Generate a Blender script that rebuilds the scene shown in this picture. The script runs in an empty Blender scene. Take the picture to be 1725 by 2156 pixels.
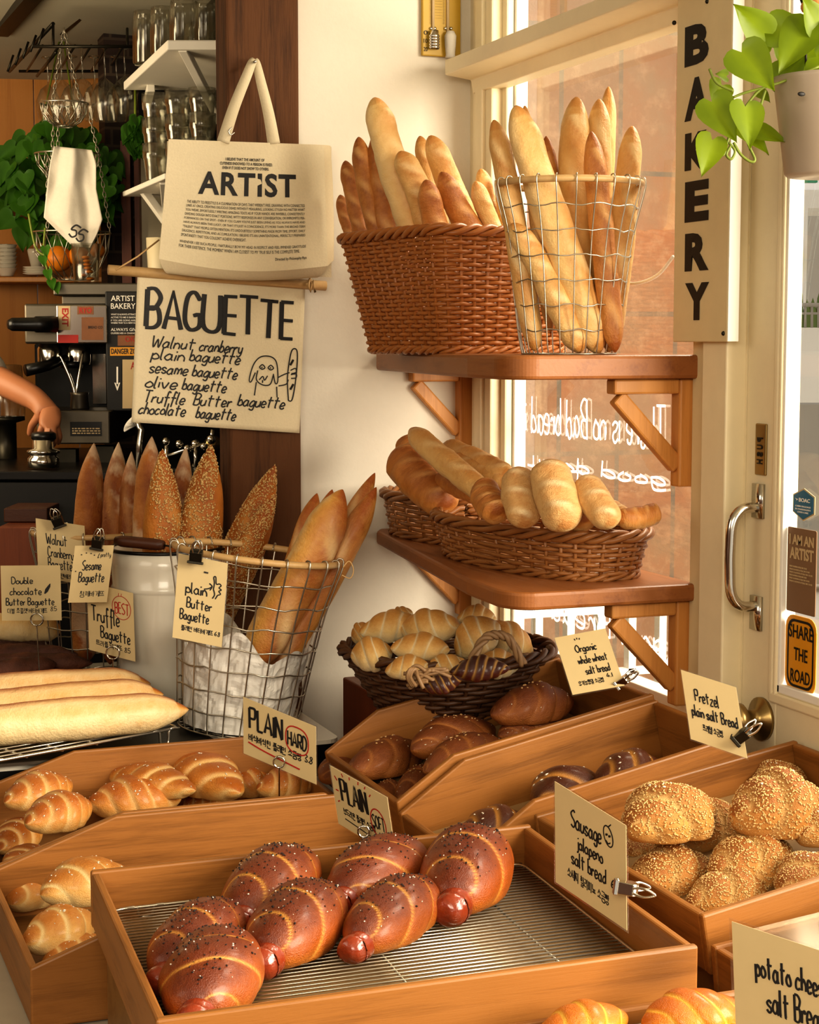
import bpy, math, random
from mathutils import Vector, Matrix, noise
random.seed(7)
V=Vector; PI=math.pi
sc=bpy.context.scene; C=sc.collection
# ------------------------------------------------------------------ camera model (eye height E)
f=3700.;cx,cy=862.5,1078.;E=1.55
yaw=math.atan2(1392.5,f);th=math.atan2(360,f)
sy_,cy_=math.sin(yaw),math.cos(yaw)
R_=V((cy_,-sy_,0));F_=V((sy_*math.cos(th),cy_*math.cos(th),-math.sin(th)));U_=V((sy_*math.sin(th),cy_*math.sin(th),math.cos(th)))
O_=V((0,0,E))
def ray(px,py): return R_*((px-cx)/f)-U_*((py-cy)/f)+F_
def PZ(px,py,z): d=ray(px,py);return O_+d*((z-E)/d.z)
def PX(px,py,x): d=ray(px,py);return O_+d*(x/d.x)
def PY(px,py,y): d=ray(px,py);return O_+d*(y/d.y)
def PD(px,py,D): return O_+ray(px,py)*D
cam=bpy.data.cameras.new('camera');cam.sensor_fit='HORIZONTAL';cam.sensor_width=36;cam.lens=f/1725*36
cam.clip_start=.05;cam.clip_end=200
co=bpy.data.objects.new('camera',cam);C.objects.link(co)
m=Matrix((R_,U_,-F_)).transposed().to_4x4();m.translation=O_;co.matrix_world=m
sc.camera=co
sc.view_settings.view_transform='Standard';sc.view_settings.exposure=-.1
try: sc.view_settings.look='Medium High Contrast'
except Exception: pass
try:
    cy=cy
    sc.cycles.max_bounces=7;sc.cycles.diffuse_bounces=3;sc.cycles.glossy_bounces=3;sc.cycles.transparent_max_bounces=24;sc.cycles.transmission_bounces=4
    sc.cycles.caustics_reflective=False;sc.cycles.caustics_refractive=False;sc.cycles.sample_clamp_indirect=4
    sc.cycles.use_adaptive_sampling=True;sc.cycles.adaptive_threshold=.03
except Exception: pass
# ------------------------------------------------------------------ materials
def lin(c):
    if isinstance(c,str):
        c=[int(c[i:i+2],16)/255 for i in (0,2,4)]
    return tuple((x/12.92 if x<=.04045 else ((x+.055)/1.055)**2.4) for x in c)+(1,)
class N:
    def __init__(s,name):
        s.m=bpy.data.materials.new(name);s.m.use_nodes=True;s.t=s.m.node_tree;s.t.nodes.clear()
        s.out=s.n('ShaderNodeOutputMaterial')
    def n(s,typ,**k):
        x=s.t.nodes.new(typ)
        for a,b in k.items():
            if hasattr(x,a): setattr(x,a,b)
        return x
    def l(s,a,b): s.t.links.new(a,b)
    def tc(s,scale=(1,1,1),kind='Object'):
        t=s.n('ShaderNodeTexCoord');mp=s.n('ShaderNodeMapping');mp.inputs['Scale'].default_value=scale
        s.l(t.outputs[kind],mp.inputs['Vector']);return mp.outputs[0]
    def noise(s,scale,detail=3,vec=None,rough=.55):
        x=s.n('ShaderNodeTexNoise');x.inputs['Scale'].default_value=scale;x.inputs['Detail'].default_value=detail;x.inputs['Roughness'].default_value=rough
        if vec: s.l(vec,x.inputs['Vector'])
        return x.outputs['Fac']
    def ramp(s,fac,stops):
        x=s.n('ShaderNodeValToRGB');e=x.color_ramp.elements
        while len(e)<len(stops): e.new(.5)
        for i,(p,c) in enumerate(stops): e[i].position=p;e[i].color=c if len(c)==4 else lin(c)
        s.l(fac,x.inputs[0]);return x.outputs[0]
    def mix(s,fac,a,b,mode='MIX'):
        x=s.n('ShaderNodeMix',data_type='RGBA',blend_type=mode)
        for v,i in ((fac,0),(a,6),(b,7)):
            if isinstance(v,(int,float)): x.inputs[i].default_value=v
            elif isinstance(v,tuple): x.inputs[i].default_value=v
            else: s.l(v,x.inputs[i])
        return x.outputs[2]
    def math(s,op,a,b=0):
        x=s.n('ShaderNodeMath',operation=op)
        for v,i in ((a,0),(b,1)):
            if isinstance(v,(int,float)): x.inputs[i].default_value=v
            else: s.l(v,x.inputs[i])
        return x.outputs[0]
    def bsdf(s,col,rough=.5,metal=0,bump=None,bd=.002,**k):
        p=s.n('ShaderNodeBsdfPrincipled')
        if isinstance(col,tuple): p.inputs['Base Color'].default_value=col
        else: s.l(col,p.inputs['Base Color'])
        if isinstance(rough,(int,float)): p.inputs['Roughness'].default_value=rough
        else: s.l(rough,p.inputs['Roughness'])
        p.inputs['Metallic'].default_value=metal
        for a,b in k.items():
            p.inputs[a.replace('_',' ')].default_value=b
        if bump is not None:
            b=s.n('ShaderNodeBump');b.inputs['Strength'].default_value=1;b.inputs['Distance'].default_value=bd
            s.l(bump,b.inputs['Height']);s.l(b.outputs[0],p.inputs['Normal'])
        s.l(p.outputs[0],s.out.inputs[0]);return p
def plain(name,c,rough=.5,metal=0,var=.12,sc_=20,bd=.0006,**k):
    s=N(name);v=s.tc();n=s.noise(sc_,4,v)
    c=lin(c);d=tuple(x*(1-var) for x in c[:3])+(1,)
    s.bsdf(s.mix(n,d,c),rough,metal,n,bd,**k);return s.m
def wood(name,dark,light,axis=0,scale=1,rough=.45,bd=.0008,knots=True):
    s=N(name);sc3=[22*scale]*3;sc3[axis]=1.1*scale
    v=s.tc(tuple(sc3));n=s.noise(1.6,5,v,.6);v2=s.tc(tuple([4*x for x in sc3]));n2=s.noise(3,4,v2,.7)
    sk=[5*scale]*3;sk[axis]=3*scale
    vk=s.tc(tuple(sk));k=s.noise(1,2,vk)
    mixd=s.math('ADD',s.math('MULTIPLY',n,.7),s.math('MULTIPLY',n2,.3))
    col=s.ramp(mixd,[(.3,dark),(.5,light),(.62,light),(.8,dark)])
    col=s.mix(s.ramp(k,[(.62,(0,0,0,1)),(.8,(.7,.7,.7,1))]),col,tuple(x*.55 for x in lin(dark)[:3])+(1,))
    oi=s.n('ShaderNodeObjectInfo');col=s.mix(s.math('MULTIPLY',oi.outputs['Random'],.22),col,lin(dark))
    s.bsdf(col,rough,0,mixd,bd);return s.m
def crust(name,pale,mid,dark,crease,rough=.45,coat=0,lo=.15,hi=.85,mott=.35,bd=.0013,fl=None,bs=45):
    """r=crease, g=bake (0 pale underside .. 1 top)"""
    s=N(name);a=s.n('ShaderNodeAttribute',attribute_name='bk');sp=s.n('ShaderNodeSeparateColor');s.l(a.outputs['Color'],sp.inputs[0])
    v=s.tc();n=s.noise(18,5,v,.65);n2=s.noise(bs*2,4,v);n3=s.noise(7,3,v)
    bk=s.math('ADD',sp.outputs[1],s.math('MULTIPLY',s.math('SUBTRACT',n,.5),mott*2))
    bk=s.math('ADD',bk,s.math('MULTIPLY',s.math('SUBTRACT',n3,.5),mott*1.2))
    col=s.ramp(bk,[(lo,pale),((lo+hi)/2,mid),(hi,dark)])
    col=s.mix(s.math('MULTIPLY',sp.outputs[0],.9),col,lin(crease))
    if fl:
        col=s.mix(s.math('MULTIPLY',s.ramp(s.noise(5,4,v),[(.48,(0,0,0,1)),(.58,(1,1,1,1))]),.75),col,lin(fl))
    oi=s.n('ShaderNodeObjectInfo');col=s.mix(s.math('MULTIPLY',oi.outputs['Random'],.25),col,lin(mid),'MULTIPLY')
    s.bsdf(col,rough,0,s.math('ADD',n2,s.math('MULTIPLY',n,1.2)),bd,Coat_Weight=coat,Coat_Roughness=.22);return s.m
def thin_glass(name,tint=(1,1,1,1),base=.06,edge=.75,rough=.02,gcol=(1,1,1,1)):
    s=N(name);t=s.n('ShaderNodeBsdfTransparent');t.inputs[0].default_value=tint
    g=s.n('ShaderNodeBsdfGlossy');g.inputs[0].default_value=gcol;g.inputs['Roughness'].default_value=rough
    lw=s.n('ShaderNodeLayerWeight');lw.inputs[0].default_value=.25
    fac=s.math('ADD',s.math('MULTIPLY',lw.outputs['Facing'],edge),base);fac=s.math('MINIMUM',fac,.95)
    mx=s.n('ShaderNodeMixShader');s.l(fac,mx.inputs[0]);s.l(t.outputs[0],mx.inputs[1]);s.l(g.outputs[0],mx.inputs[2]);s.l(mx.outputs[0],s.out.inputs[0]);return s.m
def leafmat(name,c1,c2,tr=.45):
    s=N(name);v=s.tc();n=s.noise(14,3,v);col=s.mix(n,lin(c1),lin(c2))
    oi=s.n('ShaderNodeAttribute',attribute_name='bk');sp=s.n('ShaderNodeSeparateColor');s.l(oi.outputs['Color'],sp.inputs[0])
    col=s.mix(s.math('MULTIPLY',sp.outputs[0],.8),col,lin(c2))
    p=s.bsdf(col,.45,0,n,.001);t=s.n('ShaderNodeBsdfTranslucent');s.l(col,t.inputs[0]);mx=s.n('ShaderNodeMixShader');mx.inputs[0].default_value=tr
    s.l(p.outputs[0],mx.inputs[1]);s.l(t.outputs[0],mx.inputs[2]);s.l(mx.outputs[0],s.out.inputs[0]);return s.m
M={}
M['wall']=plain('white_plaster','E9E1D0',.85,sc_=60,var=.05,bd=.0006)
M['cream']=plain('cream_paint','EFE0BC',.5,sc_=35,var=.07)
M['creamd']=plain('cream_paint_dark','E2CFA4',.55,sc_=25,var=.12)  # darker cream for the sign board and the shaded window casing
M['white']=plain('white_paint','F1EBDD',.5,var=.06)
M['floor']=wood('floor_wood','5A4634','7A6048',1,.4)
M['ceil']=plain('grey_ceiling','B5AE9A',.8,sc_=8)
M['trayx']=wood('tray_pine_x','6E4418','A06A32',0)
M['trayy']=wood('tray_pine_y','6E4418','9E6830',1)
M['trayd']=wood('tray_floor','6E4A24','8A6436',0)
M['shelf']=wood('shelf_walnut','7A4622','9E6434',1,.7)
M['brack']=wood('bracket_wood','B27436','D2934E',2,1.4)
M['pillar']=wood('pillar_oak','2C190C','654022',2,1.1,.85,.004)
M['panel']=wood('orange_panel','A86C30','BE8240',2,.5)
M['darkwood']=wood('dark_wood','341A0E','4F2A16',0,.8)
M['redwood']=wood('red_wood','6A3218','8A4724',2,.8)
M['rattan']=plain('rattan_pole','D8B179',.45,sc_=90,var=.25)
M['wick1']=plain('wicker_chestnut','B9743A',.4,sc_=40,var=.35)
M['wick2']=plain('wicker_brown','A9713E',.42,sc_=40,var=.35)
M['wick3']=plain('wicker_dark','5E3B20',.5,sc_=40,var=.45)
M['wick4']=plain('wicker_grey','A5825C',.5,sc_=50,var=.4)
M['wire']=plain('steel_wire','C9C2B2',.28,.95,.1)
M['chrome']=plain('chrome','D6D0C4',.15,1,.05,sc_=6,bd=0.0001)
M['steel']=plain('brushed_steel','6E675B',.38,.9,.3,sc_=14)
M['steeld']=plain('dark_steel','3C382F',.4,.85,.3,sc_=14)
M['brass']=plain('aged_brass','A58B5A',.3,.9,.15)
M['black']=plain('black_plastic','0C0B0A',.32,0,.3)
M['blackm']=plain('black_matte','0E0C0B',.6,0,.3)
M['enamel']=plain('white_enamel','DFD8C8',.22,0,.06,sc_=10,bd=.0003,Coat_Weight=.4)
M['counter']=plain('counter_laminate','B9AE99',.4,0,.15,sc_=30)
M['paper']=plain('white_paper','EDE8DE',.7,0,.08,sc_=20,bd=.002)
M['parch']=plain('parchment','96764A',.7,0,.15,sc_=20,bd=.001)
M['card']=plain('card_stock','D3BC8C',.6,0,.06,sc_=60,bd=.0001)
M['cardw']=plain('card_pale','E6D9B4',.55,0,.06,sc_=60,bd=.0001)
M['lam']=thin_glass('laminate_film',(1,1,1,1),.05,.6,.12)
M['ink']=plain('black_ink','120D0A',.6,0,.2)
M['inkb']=plain('brown_ink','2A1D14',.6,0,.2)
M['red']=plain('red_ink','B02418',.6,0,.1)
M['chalk']=plain('white_marker','F7F1E6',.7,0,.03)
M['canvas']=plain('natural_canvas','E5D6B4',.85,0,.12,sc_=220,bd=.0006)
M['canvas2']=plain('natural_canvas_flap','DECDAA',.85,0,.12,sc_=220,bd=.0006)
M['glass']=thin_glass('window_glass',(1,1,1,1),.025,.25,.01)
M['tumbler']=thin_glass('tumbler_glass',(.94,.94,.91,1),.08,.8,.16,(.72,.70,.64,1))
M['yellow']=plain('yellow_tin','C9A233',.45,0,.12)
M['signy']=plain('traffic_yellow','E09A18',.45,0,.05)
M['blue']=plain('sticker_blue','1E6C8E',.4,0,.08)
M['skin']=plain('skin','B97A54',.5,0,.1,sc_=30,bd=.0006)
M['cloth']=plain('white_cloth','DDD5C6',.85,0,.1,sc_=80,bd=.001)
M['pot']=plain('white_pot_metal','B7A896',.4,0,.08,sc_=12)
M['soil']=plain('soil','2B1D12',.9,0,.4)
M['orange']=plain('orange_peel','DE8316',.45,0,.15,sc_=60,bd=.001)
M['sausage']=plain('sausage_skin','9A3E20',.22,0,.45,sc_=25,bd=.001,Coat_Weight=.7,Coat_Roughness=.1)
M['salt']=plain('salt','F4EAD6',.3,0,.1)
M['oat']=plain('oat_flakes','C9A06C',.7,0,.3)
M['pepper']=plain('cracked_pepper','241712',.7,0,.5)
M['sesame']=plain('sesame_seed','E0BA7C',.5,0,.2)
M['stone']=None
M['leafd']=leafmat('pothos_leaf','1F4A0E','4E8420',.35)
M['leafl']=leafmat('pothos_leaf_lime','4A6208','8CA212',.4)
M['stem']=plain('green_stem','7C8A2E',.5,0,.2)
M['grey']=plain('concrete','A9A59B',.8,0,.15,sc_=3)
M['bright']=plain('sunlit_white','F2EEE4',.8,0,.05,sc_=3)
M['green']=plain('sign_green','1D9A78',.5,0,.05)
M['shrub']=plain('shrub_green','6F8A50',.8,0,.4,sc_=6,bd=.03)
M['lime']=plain('poster_lime','B9CF52',.6,0,.1,sc_=4)
M['purple']=plain('poster_purple','7C4A86',.6,0,.1,sc_=4)
M['brownp']=plain('brown_poster','8A6B4E',.7,0,.15,sc_=25)
M['label_c']=plain('sticker_cream','CDB489',.6,0,.1)
M['label_b']=plain('sticker_kraft','8E5A34',.6,0,.3,sc_=40)
# breads
M['bag']=crust('baguette_crust','F5DFAE','ECC684','CF9450','F8E4BA',.5,.05,.05,1.15,.22)
M['bagd']=crust('baguette_dark_crust','E4B878','CE8E48','9E5C26','EBC68A',.5,.05,.1,1.05,.3)
M['loaf']=crust('soft_loaf_crust','F4DFB4','EBC486','CC9254','F8E8C4',.55,0,.1,1.05,.25,.0018)
M['seedbag']=crust('sesame_baguette_crust','D99A48','C27A2C','9C5418','E0AE64',.6,0,.1,.95,.25,.0018)
M['cran']=crust('cranberry_baguette_crust','D9A060','BE7C38','94501E','DDB078',.6,0,.15,.9,.35,.0018,'E4CBA8')
M['butter']=crust('butter_baguette_crust','F2DDAA','E2AA58','B4652A','F4E4BC',.5,.1,.1,.95,.25,.0018)
M['choco']=crust('chocolate_crust','8A5438','6C3E2A','48281A','8A5438',.6,0,.1,.9,.3,.0018)
M['crois']=crust('croissant_crust','F6E4B8','EECB88','D29A4E','FAEECB',.42,.1,.2,1.15,.16)
M['saltb']=crust('salt_bread_crust','F6DC9E','E9B464','C07A32','F6DC9E',.33,.25,.2,1.0,.14)
M['salth']=crust('salt_bread_hard_crust','F2CC86','E09E4A','B46824','F4D08E',.33,.3,.15,.95,.2)
M['whole']=crust('whole_wheat_crust','BC7636','A0602A','7C421A','B8783C',.5,.1,.1,.95,.25,.0018)
M['pret']=crust('pretzel_crust','A05A28','7A3C1C','542812','D09444',.3,.25,.1,.8,.15)
M['saus']=crust('sausage_bread_crust','D88A34','B25E22','6E3014','E0A850',.34,.3,.0,.95,.16)
M['ses']=crust('sesame_bread_crust','DCAE68','C98E44','A0642A','E6BE7C',.55,0,.1,.95,.2)
M['cheese']=crust('cheese_bread_crust','F4B62E','E6940E','BE660A','F6C650',.25,.4,.1,1.0,.15)
M['chocr']=crust('chocolate_croissant_crust','7E3416','5E1F0E','3E1209','D0A050',.25,.5,.1,.85,.15)
# ------------------------------------------------------------------ mesh builders
class MB:
    def __init__(s): s.v=[];s.f=[];s.c=None
    def add(s,v,fc):
        o=len(s.v);s.v+= [V(x) for x in v];s.f+=[tuple(i+o for i in q) for q in fc]
    def box(s,c,d,rot=None):
        c=V(c);h=V(d)/2;vs=[V((x*h.x,y*h.y,z*h.z)) for x in(-1,1) for y in(-1,1) for z in(-1,1)]
        if rot is not None: vs=[rot@q for q in vs]
        s.add([c+q for q in vs],[(0,1,3,2),(4,6,7,5),(0,4,5,1),(2,3,7,6),(0,2,6,4),(1,5,7,3)]);return s
    def bb(s,a,b): a=V(a);b=V(b);return s.box((a+b)/2,b-a)
    def bar(s,a,b,w,h,up=(0,0,1)):
        a=V(a);b=V(b);x=(b-a);L=x.length;x.normalize();y=V(up).cross(x)
        if y.length<1e-4: y=V((0,1,0)).cross(x)
        y.normalize();z=x.cross(y);return s.box((a+b)/2,(L,w,h),Matrix((x,y,z)).transposed())
    def tube(s,p,r,n=6,closed=False,flat=None,cap=True):
        p=[V(q) for q in p];k=len(p)
        if k<2: return s
        rs=r if isinstance(r,(list,tuple)) else [r]*k
        rings=[];nrm=None
        for i in range(k):
            a=p[(i-1)%k] if (closed or i>0) else p[i];b=p[(i+1)%k] if (closed or i<k-1) else p[i]
            t=(b-a)
            if t.length<1e-9: t=V((0,0,1))
            t.normalize()
            if nrm is None:
                nrm=t.cross(V((0,0,1)))
                if nrm.length<.05: nrm=t.cross(V((1,0,0)))
            else: nrm=nrm-t*nrm.dot(t)
            if nrm.length<1e-6: nrm=t.orthogonal()
            nrm.normalize();bn=t.cross(nrm)
            rg=[(nrm*math.cos(2*PI*j/n)+bn*math.sin(2*PI*j/n))*rs[i] for j in range(n)]
            if flat is not None: rg=[q-flat*(q.dot(flat)*.88) for q in rg]
            rings.append([p[i]+q for q in rg])
        vs=[q for rg in rings for q in rg];fc=[]
        for i in range(k if closed else k-1):
            for j in range(n):
                a=i*n+j;b=i*n+(j+1)%n;c=((i+1)%k)*n+(j+1)%n;d=((i+1)%k)*n+j;fc.append((a,b,c,d))
        if not closed and cap: fc+= [tuple(range(n-1,-1,-1)),tuple((k-1)*n+j for j in range(n))]
        s.add(vs,fc);return s
    def lathe(s,prof,n=32,c=(0,0,0),ax=None,flut=0,sx=1,sy=1):
        c=V(c);vs=[];k=len(prof)
        for r,z in prof:
            for j in range(n):
                a=2*PI*j/n;rr=r*(1+flut*math.cos(a*10) if flut else 1);q=V((rr*math.cos(a)*sx,rr*math.sin(a)*sy,z))
                if ax is not None: q=ax@q
                vs.append(c+q)
        fc=[(i*n+j,i*n+(j+1)%n,(i+1)*n+(j+1)%n,(i+1)*n+j) for i in range(k-1) for j in range(n)]
        s.add(vs,fc);return s
    def prism(s,poly,a,b):
        """poly list of V (planar), extruded by offset vectors a..b"""
        n=len(poly);a=V(a);b=V(b);vs=[V(q)+a for q in poly]+[V(q)+b for q in poly]
        s.add(vs,[tuple(range(n-1,-1,-1)),tuple(range(n,2*n))]+[(i,(i+1)%n,n+(i+1)%n,n+i) for i in range(n)]);return s
    def quad(s,a,b,c,d): s.add([a,b,c,d],[(0,1,2,3)]);return s
    def sphere(s,c,r,n=12,sc3=(1,1,1),rot=None):
        vs=[];k=n//2+1;c=V(c)
        for i in range(k):
            t=PI*i/(k-1)
            for j in range(n):
                a=2*PI*j/n;q=V((math.sin(t)*math.cos(a)*r*sc3[0],math.sin(t)*math.sin(a)*r*sc3[1],math.cos(t)*r*sc3[2]))
                if rot is not None:q=rot@q
                vs.append(c+q)
        s.add(vs,[(i*n+j,(i+1)*n+j,(i+1)*n+(j+1)%n,i*n+(j+1)%n) for i in range(k-1) for j in range(n)]);return s
    def mesh(s,name,smooth=True):
        me=bpy.data.meshes.new(name);me.from_pydata([tuple(q) for q in s.v],[],s.f);
        if s.c:
            a=me.color_attributes.new('bk','FLOAT_COLOR','POINT')
            for i,q in enumerate(s.c): a.data[i].color=(q[0],q[1],q[2] if len(q)>2 else 0,1)
        me.validate();me.update()
        if smooth: me.polygons.foreach_set('use_smooth',[True]*len(me.polygons))
        return me
def obj(name,mb,mat,parent=None,smooth=True,world=False,bevel=0,auto=False,label=None,kind=None):
    me=mb.mesh(name,smooth) if isinstance(mb,MB) else mb
    if mat is not None and not me.materials: me.materials.append(mat)
    o=bpy.data.objects.new(name,me);C.objects.link(o)
    if parent is not None:
        o.parent=parent
        if world: o.matrix_parent_inverse=ROOTM[parent.name].inverted()
    if bevel:
        b=o.modifiers.new('bevel','BEVEL');b.width=bevel;b.segments=2;b.limit_method='ANGLE'
    if label:o['label']=label
    if kind:o['kind']=kind
    return o
ROOTM={}
def thing(name,label,cat,loc=(0,0,0),group=None,mtx=None):
    o=bpy.data.objects.new(name,None);C.objects.link(o);o.empty_display_size=.05
    mm=mtx.copy() if mtx is not None else Matrix.Translation(V(loc));o.matrix_world=mm
    ROOTM[o.name]=mm;tag(o,label,cat,group);return o
def tag(o,label,cat,group=None):
    o['label']=label;o['category']=cat
    if group:o['group']=group
    return o
def struct(name,mb,mat,smooth=False,bevel=0):
    o=obj(name,mb,mat,None,smooth,bevel=bevel);o['kind']='structure';return o
def dup(root,mtx,label=None,group=None):
    r=root.copy();C.objects.link(r);r.matrix_world=mtx
    if label:r['label']=label
    if group:r['group']=group
    for ch in list(root.children):
        c=ch.copy();C.objects.link(c);c.parent=r
        for g in ch.children:
            d=g.copy();C.objects.link(d);d.parent=c
    return r
def axes(o,x,y,z):
    mm=Matrix((x,y,z)).transposed().to_4x4();mm.translation=V(o);return mm
def along(A,B,scale=(1,1,1),roll=0,up=(0,0,1)):
    A=V(A);B=V(B);x=(B-A).normalized();z=V(up)-x*V(up).dot(x)
    if z.length<.15: z=(-F_)-x*(-F_).dot(x)
    z.normalize();y=z.cross(x)
    mm=axes((A+B)/2,x,y,z)@Matrix.Rotation(roll,4,'X')@Matrix.Diagonal((*scale,1));return mm
def spl(p,n=6,closed=False):
    p=[V(q) for q in p];o=[];k=len(p)
    if k<3 : return p
    rng=range(k if closed else k-1)
    for i in rng:
        g=lambda j:p[j%k] if closed else p[max(0,min(k-1,j))]
        a,b,c,d=g(i-1),g(i),g(i+1),g(i+2)
        for j in range(n):
            t=j/n;o.append(.5*((2*b)+(c-a)*t+(2*a-5*b+4*c-d)*t*t+(3*b-a-3*c+d)*t**3))
    if not closed:o.append(p[-1])
    return o
# ------------------------------------------------------------------ lettering
G={}
for ln in '''a 4h,2i,0g,0e,2d,4f,4i|4i,4e,5d
b 0n,0d|0g,2i,4g,4e,2d,0e
c 4h,2i,0g,0e,2d,4e
d 4h,2i,0g,0e,2d,4f|4n,4d
e 0f,4g,3i,1i,0f,1d,3d,4e
f 4m,3n,2m,2a|0i,4i
g 4h,2i,0g,0e,2d,4f|4i,4b,2a,0b
h 0n,0d|0g,2i,4g,4d
i 0i,0d|0k,0l
j 2i,2b,0a|2k,2l
k 0n,0d|4i,0f,4d
l 0n,0e,1d
m 0i,0d,0g,1i,3g,3d,3g,5i,6g,6d
n 0i,0d,0g,2i,4g,4d
o 2i,0g,0e,2d,4e,4g,2i
p 0i,0a|0g,2i,4g,4e,2d,0e
r 0i,0d,0g,2i,3h
s 4h,2i,0h,1g,3f,4e,2d,0e
t 2m,2e,3d|0j,5j
u 0i,0e,2d,4f|4i,4d
v 0i,2d,4i
w 0i,1d,3h,5d,6i
x 0i,4d|4i,0d
y 0i,1e,3d,4f|4i,4c,2a,0b
z 0i,4i,0d,4d
A 0d,3n,6d|1g,5g
B 0n,0d|0n,3n,5l,3i,0i|0i,4i,5f,3d,0d
C 5l,3n,1m,0j,0f,2d,4d,5e
D 0n,0d|0n,3n,5k,5g,3d,0d
E 0n,0d|0n,4n|0i,4i|0d,4d
F 0n,0d|0n,4n|0i,4i
G 5l,3n,1m,0j,0f,2d,5e,5h,3h
H 0n,0d|5n,5d|0i,5i
I 0n,0d
K 0n,0d|5n,0h,5d
L 0n,0d|0d,4d
N 0d,0n|0n,5d|5d,5n
O 3n,0k,0g,3d,6g,6k,3n
P 0n,0d|0n,4n,5l,4i,0i
R 0n,0d|0n,4n,5l,4i,0i|2i,5d
S 5m,3n,0l,1j,4h,5f,3d,0e
T 0n,6n|3n,3d
U 0n,0f,3d,6f,6n
W 0n,2d,4k,6d,8n
Y 0n,3i|6n,3i,3d
X 0n,5d|5n,0d
1 1n,1d
3 0m,2n,4l,1i,4f,2d,0e
4 3n,0g,5g|3j,3d
5 5n,1n,0i,3j,5g,3d,0e
6 4n,1j,0f,2d,4f,3h,0g
8 3n,1l,4g,2d,0f,4k,3n
. 0d,0e
' 0n,0l
- 0h,3h'''.split('\n'):
    ch,b=ln[0],ln[2:];G[ch]=[[(int(q[0])/10,(ord(q[1])-100)/10) for q in st.split(',')] for st in b.split('|')]
CAPS=set('AEFHIKLNTWXYBDPR')
J={'ㄱ':[[(0,1),(1,1),(.8,0)]],'ㄴ':[[(0,1),(0,0),(1,0)]],'ㄷ':[[(1,1),(0,1)],[(0,1),(0,0),(1,0)]],'ㄹ':[[(0,1),(1,1),(1,.5)],[(1,.5),(0,.5),(0,0),(1,0)]],'ㅁ':[[(0,1),(0,0),(1,0),(1,1),(0,1)]],'ㅂ':[[(0,1),(0,0),(1,0),(1,1)],[(0,.5),(1,.5)]],'ㅅ':[[(.5,1),(0,0)],[(.5,.7),(1,0)]],'ㅇ':[[(.5,1),(0,.5),(.5,0),(1,.5),(.5,1)]],'ㅈ':[[(0,1),(1,1)],[(.5,1),(0,0)],[(.5,.7),(1,0)]],'ㅊ':[[(.3,1.2),(.7,1.2)],[(0,.9),(1,.9)],[(.5,.9),(0,0)],[(.5,.6),(1,0)]],'ㅋ':[[(0,1),(1,1),(.8,0)],[(0,.5),(.9,.5)]],'ㅌ':[[(1,1),(0,1)],[(0,1),(0,0),(1,0)],[(0,.5),(1,.5)]],'ㅍ':[[(0,1),(1,1)],[(.3,1),(.3,0)],[(.7,1),(.7,0)],[(0,0),(1,0)]],'ㅎ':[[(.3,1.15),(.7,1.15)],[(0,.9),(1,.9)],[(.5,.7),(.15,.35),(.5,0),(.85,.35),(.5,.7)]]}
IN='ㄱㄲㄴㄷㄸㄹㅁㅂㅃㅅㅆㅇㅈㅉㅊㅋㅌㅍㅎ';FN=' ㄱㄲㄳㄴㄵㄶㄷㄹㄺㄻㄼㄽㄾㄿㅀㅁㅂㅄㅅㅆㅇㅈㅊㅋㅌㅍㅎ'
DB={'ㄲ':'ㄱ','ㄸ':'ㄷ','ㅃ':'ㅂ','ㅆ':'ㅅ','ㅉ':'ㅈ'}
def hangul(ch):
    k=ord(ch)-0xAC00;i,v,t=k//588,(k%588)//28,k%28;st=[]
    def put(j,x,y,w,h):
        if j in DB: put(DB[j],x,y,w*.45,h);put(DB[j],x+w*.55,y,w*.45,h);return
        for s in J.get(j,[]): st.append([(x+a*w,y+b*h) for a,b in s])
    fin=t>0;y0=.4 if fin else 0;H=1-y0
    hor=v in(8,12,13,17,18);
    if hor:
        put(IN[i],.1,y0+H*.5,.7,H*.45)
        yb=y0+H*.22;st.append([(0,yb),(.9,yb)])
        if v in(8,12):
            for x in ([.45] if v==8 else [.3,.6]): st.append([(x,yb),(x,yb+H*.22)])
        if v in(13,17):
            for x in ([.45] if v==13 else [.3,.6]): st.append([(x,yb),(x,yb-H*.22)])
    else:
        put(IN[i],0,y0+H*.2,.45,H*.7);x=.72;st.append([(x,y0),(x,1)])
        mid=y0+H*.5
        if v in(0,1): st.append([(x,mid),(x+.16,mid)])
        if v in(2,3,6,7): pass
        if v==2: st+= [[(x,mid-.1),(x+.16,mid-.1)],[(x,mid+.1),(x+.16,mid+.1)]]
        if v in(1,5): st.append([(x+.18,y0),(x+.18,1)])
        if v in(4,5): st.append([(x-.18,mid),(x,mid)])
        if v==6: st+= [[(x-.16,mid-.1),(x,mid-.1)],[(x-.16,mid+.1),(x,mid+.1)]]
    if fin: put(FN[t],.15,0,.65,.32)
    return st
def strokes(text,jit=.02):
    out=[];x=0;rn=random.Random(text)
    for ch in text:
        if ch==' ': x+=.38;continue
        if ord(ch)>=0xAC00: s=hangul(ch);w=1.0
        else:
            s=G.get(ch,[]);w=max([a for q in s for a,b in q]+[.0])+.16
        dy=rn.uniform(-.03,.03)
        for q in s:
            pp=[V((x+a+rn.uniform(-jit,jit),b+dy+rn.uniform(-jit,jit),0)) for a,b in q]
            if not(ch in CAPS and len(q)<=3) and ord(ch)<0xAC00: pp=spl(pp,5)
            elif ch in 'BDPR' or ch in 'OCSGU': pp=spl(pp,5)
            elif ord(ch)>=0xAC00 and len(q)==5 : pp=spl(pp,3)
            out.append(pp)
        x+=w
    return out,max(x-.16,.1)
FLAT=None
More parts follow.
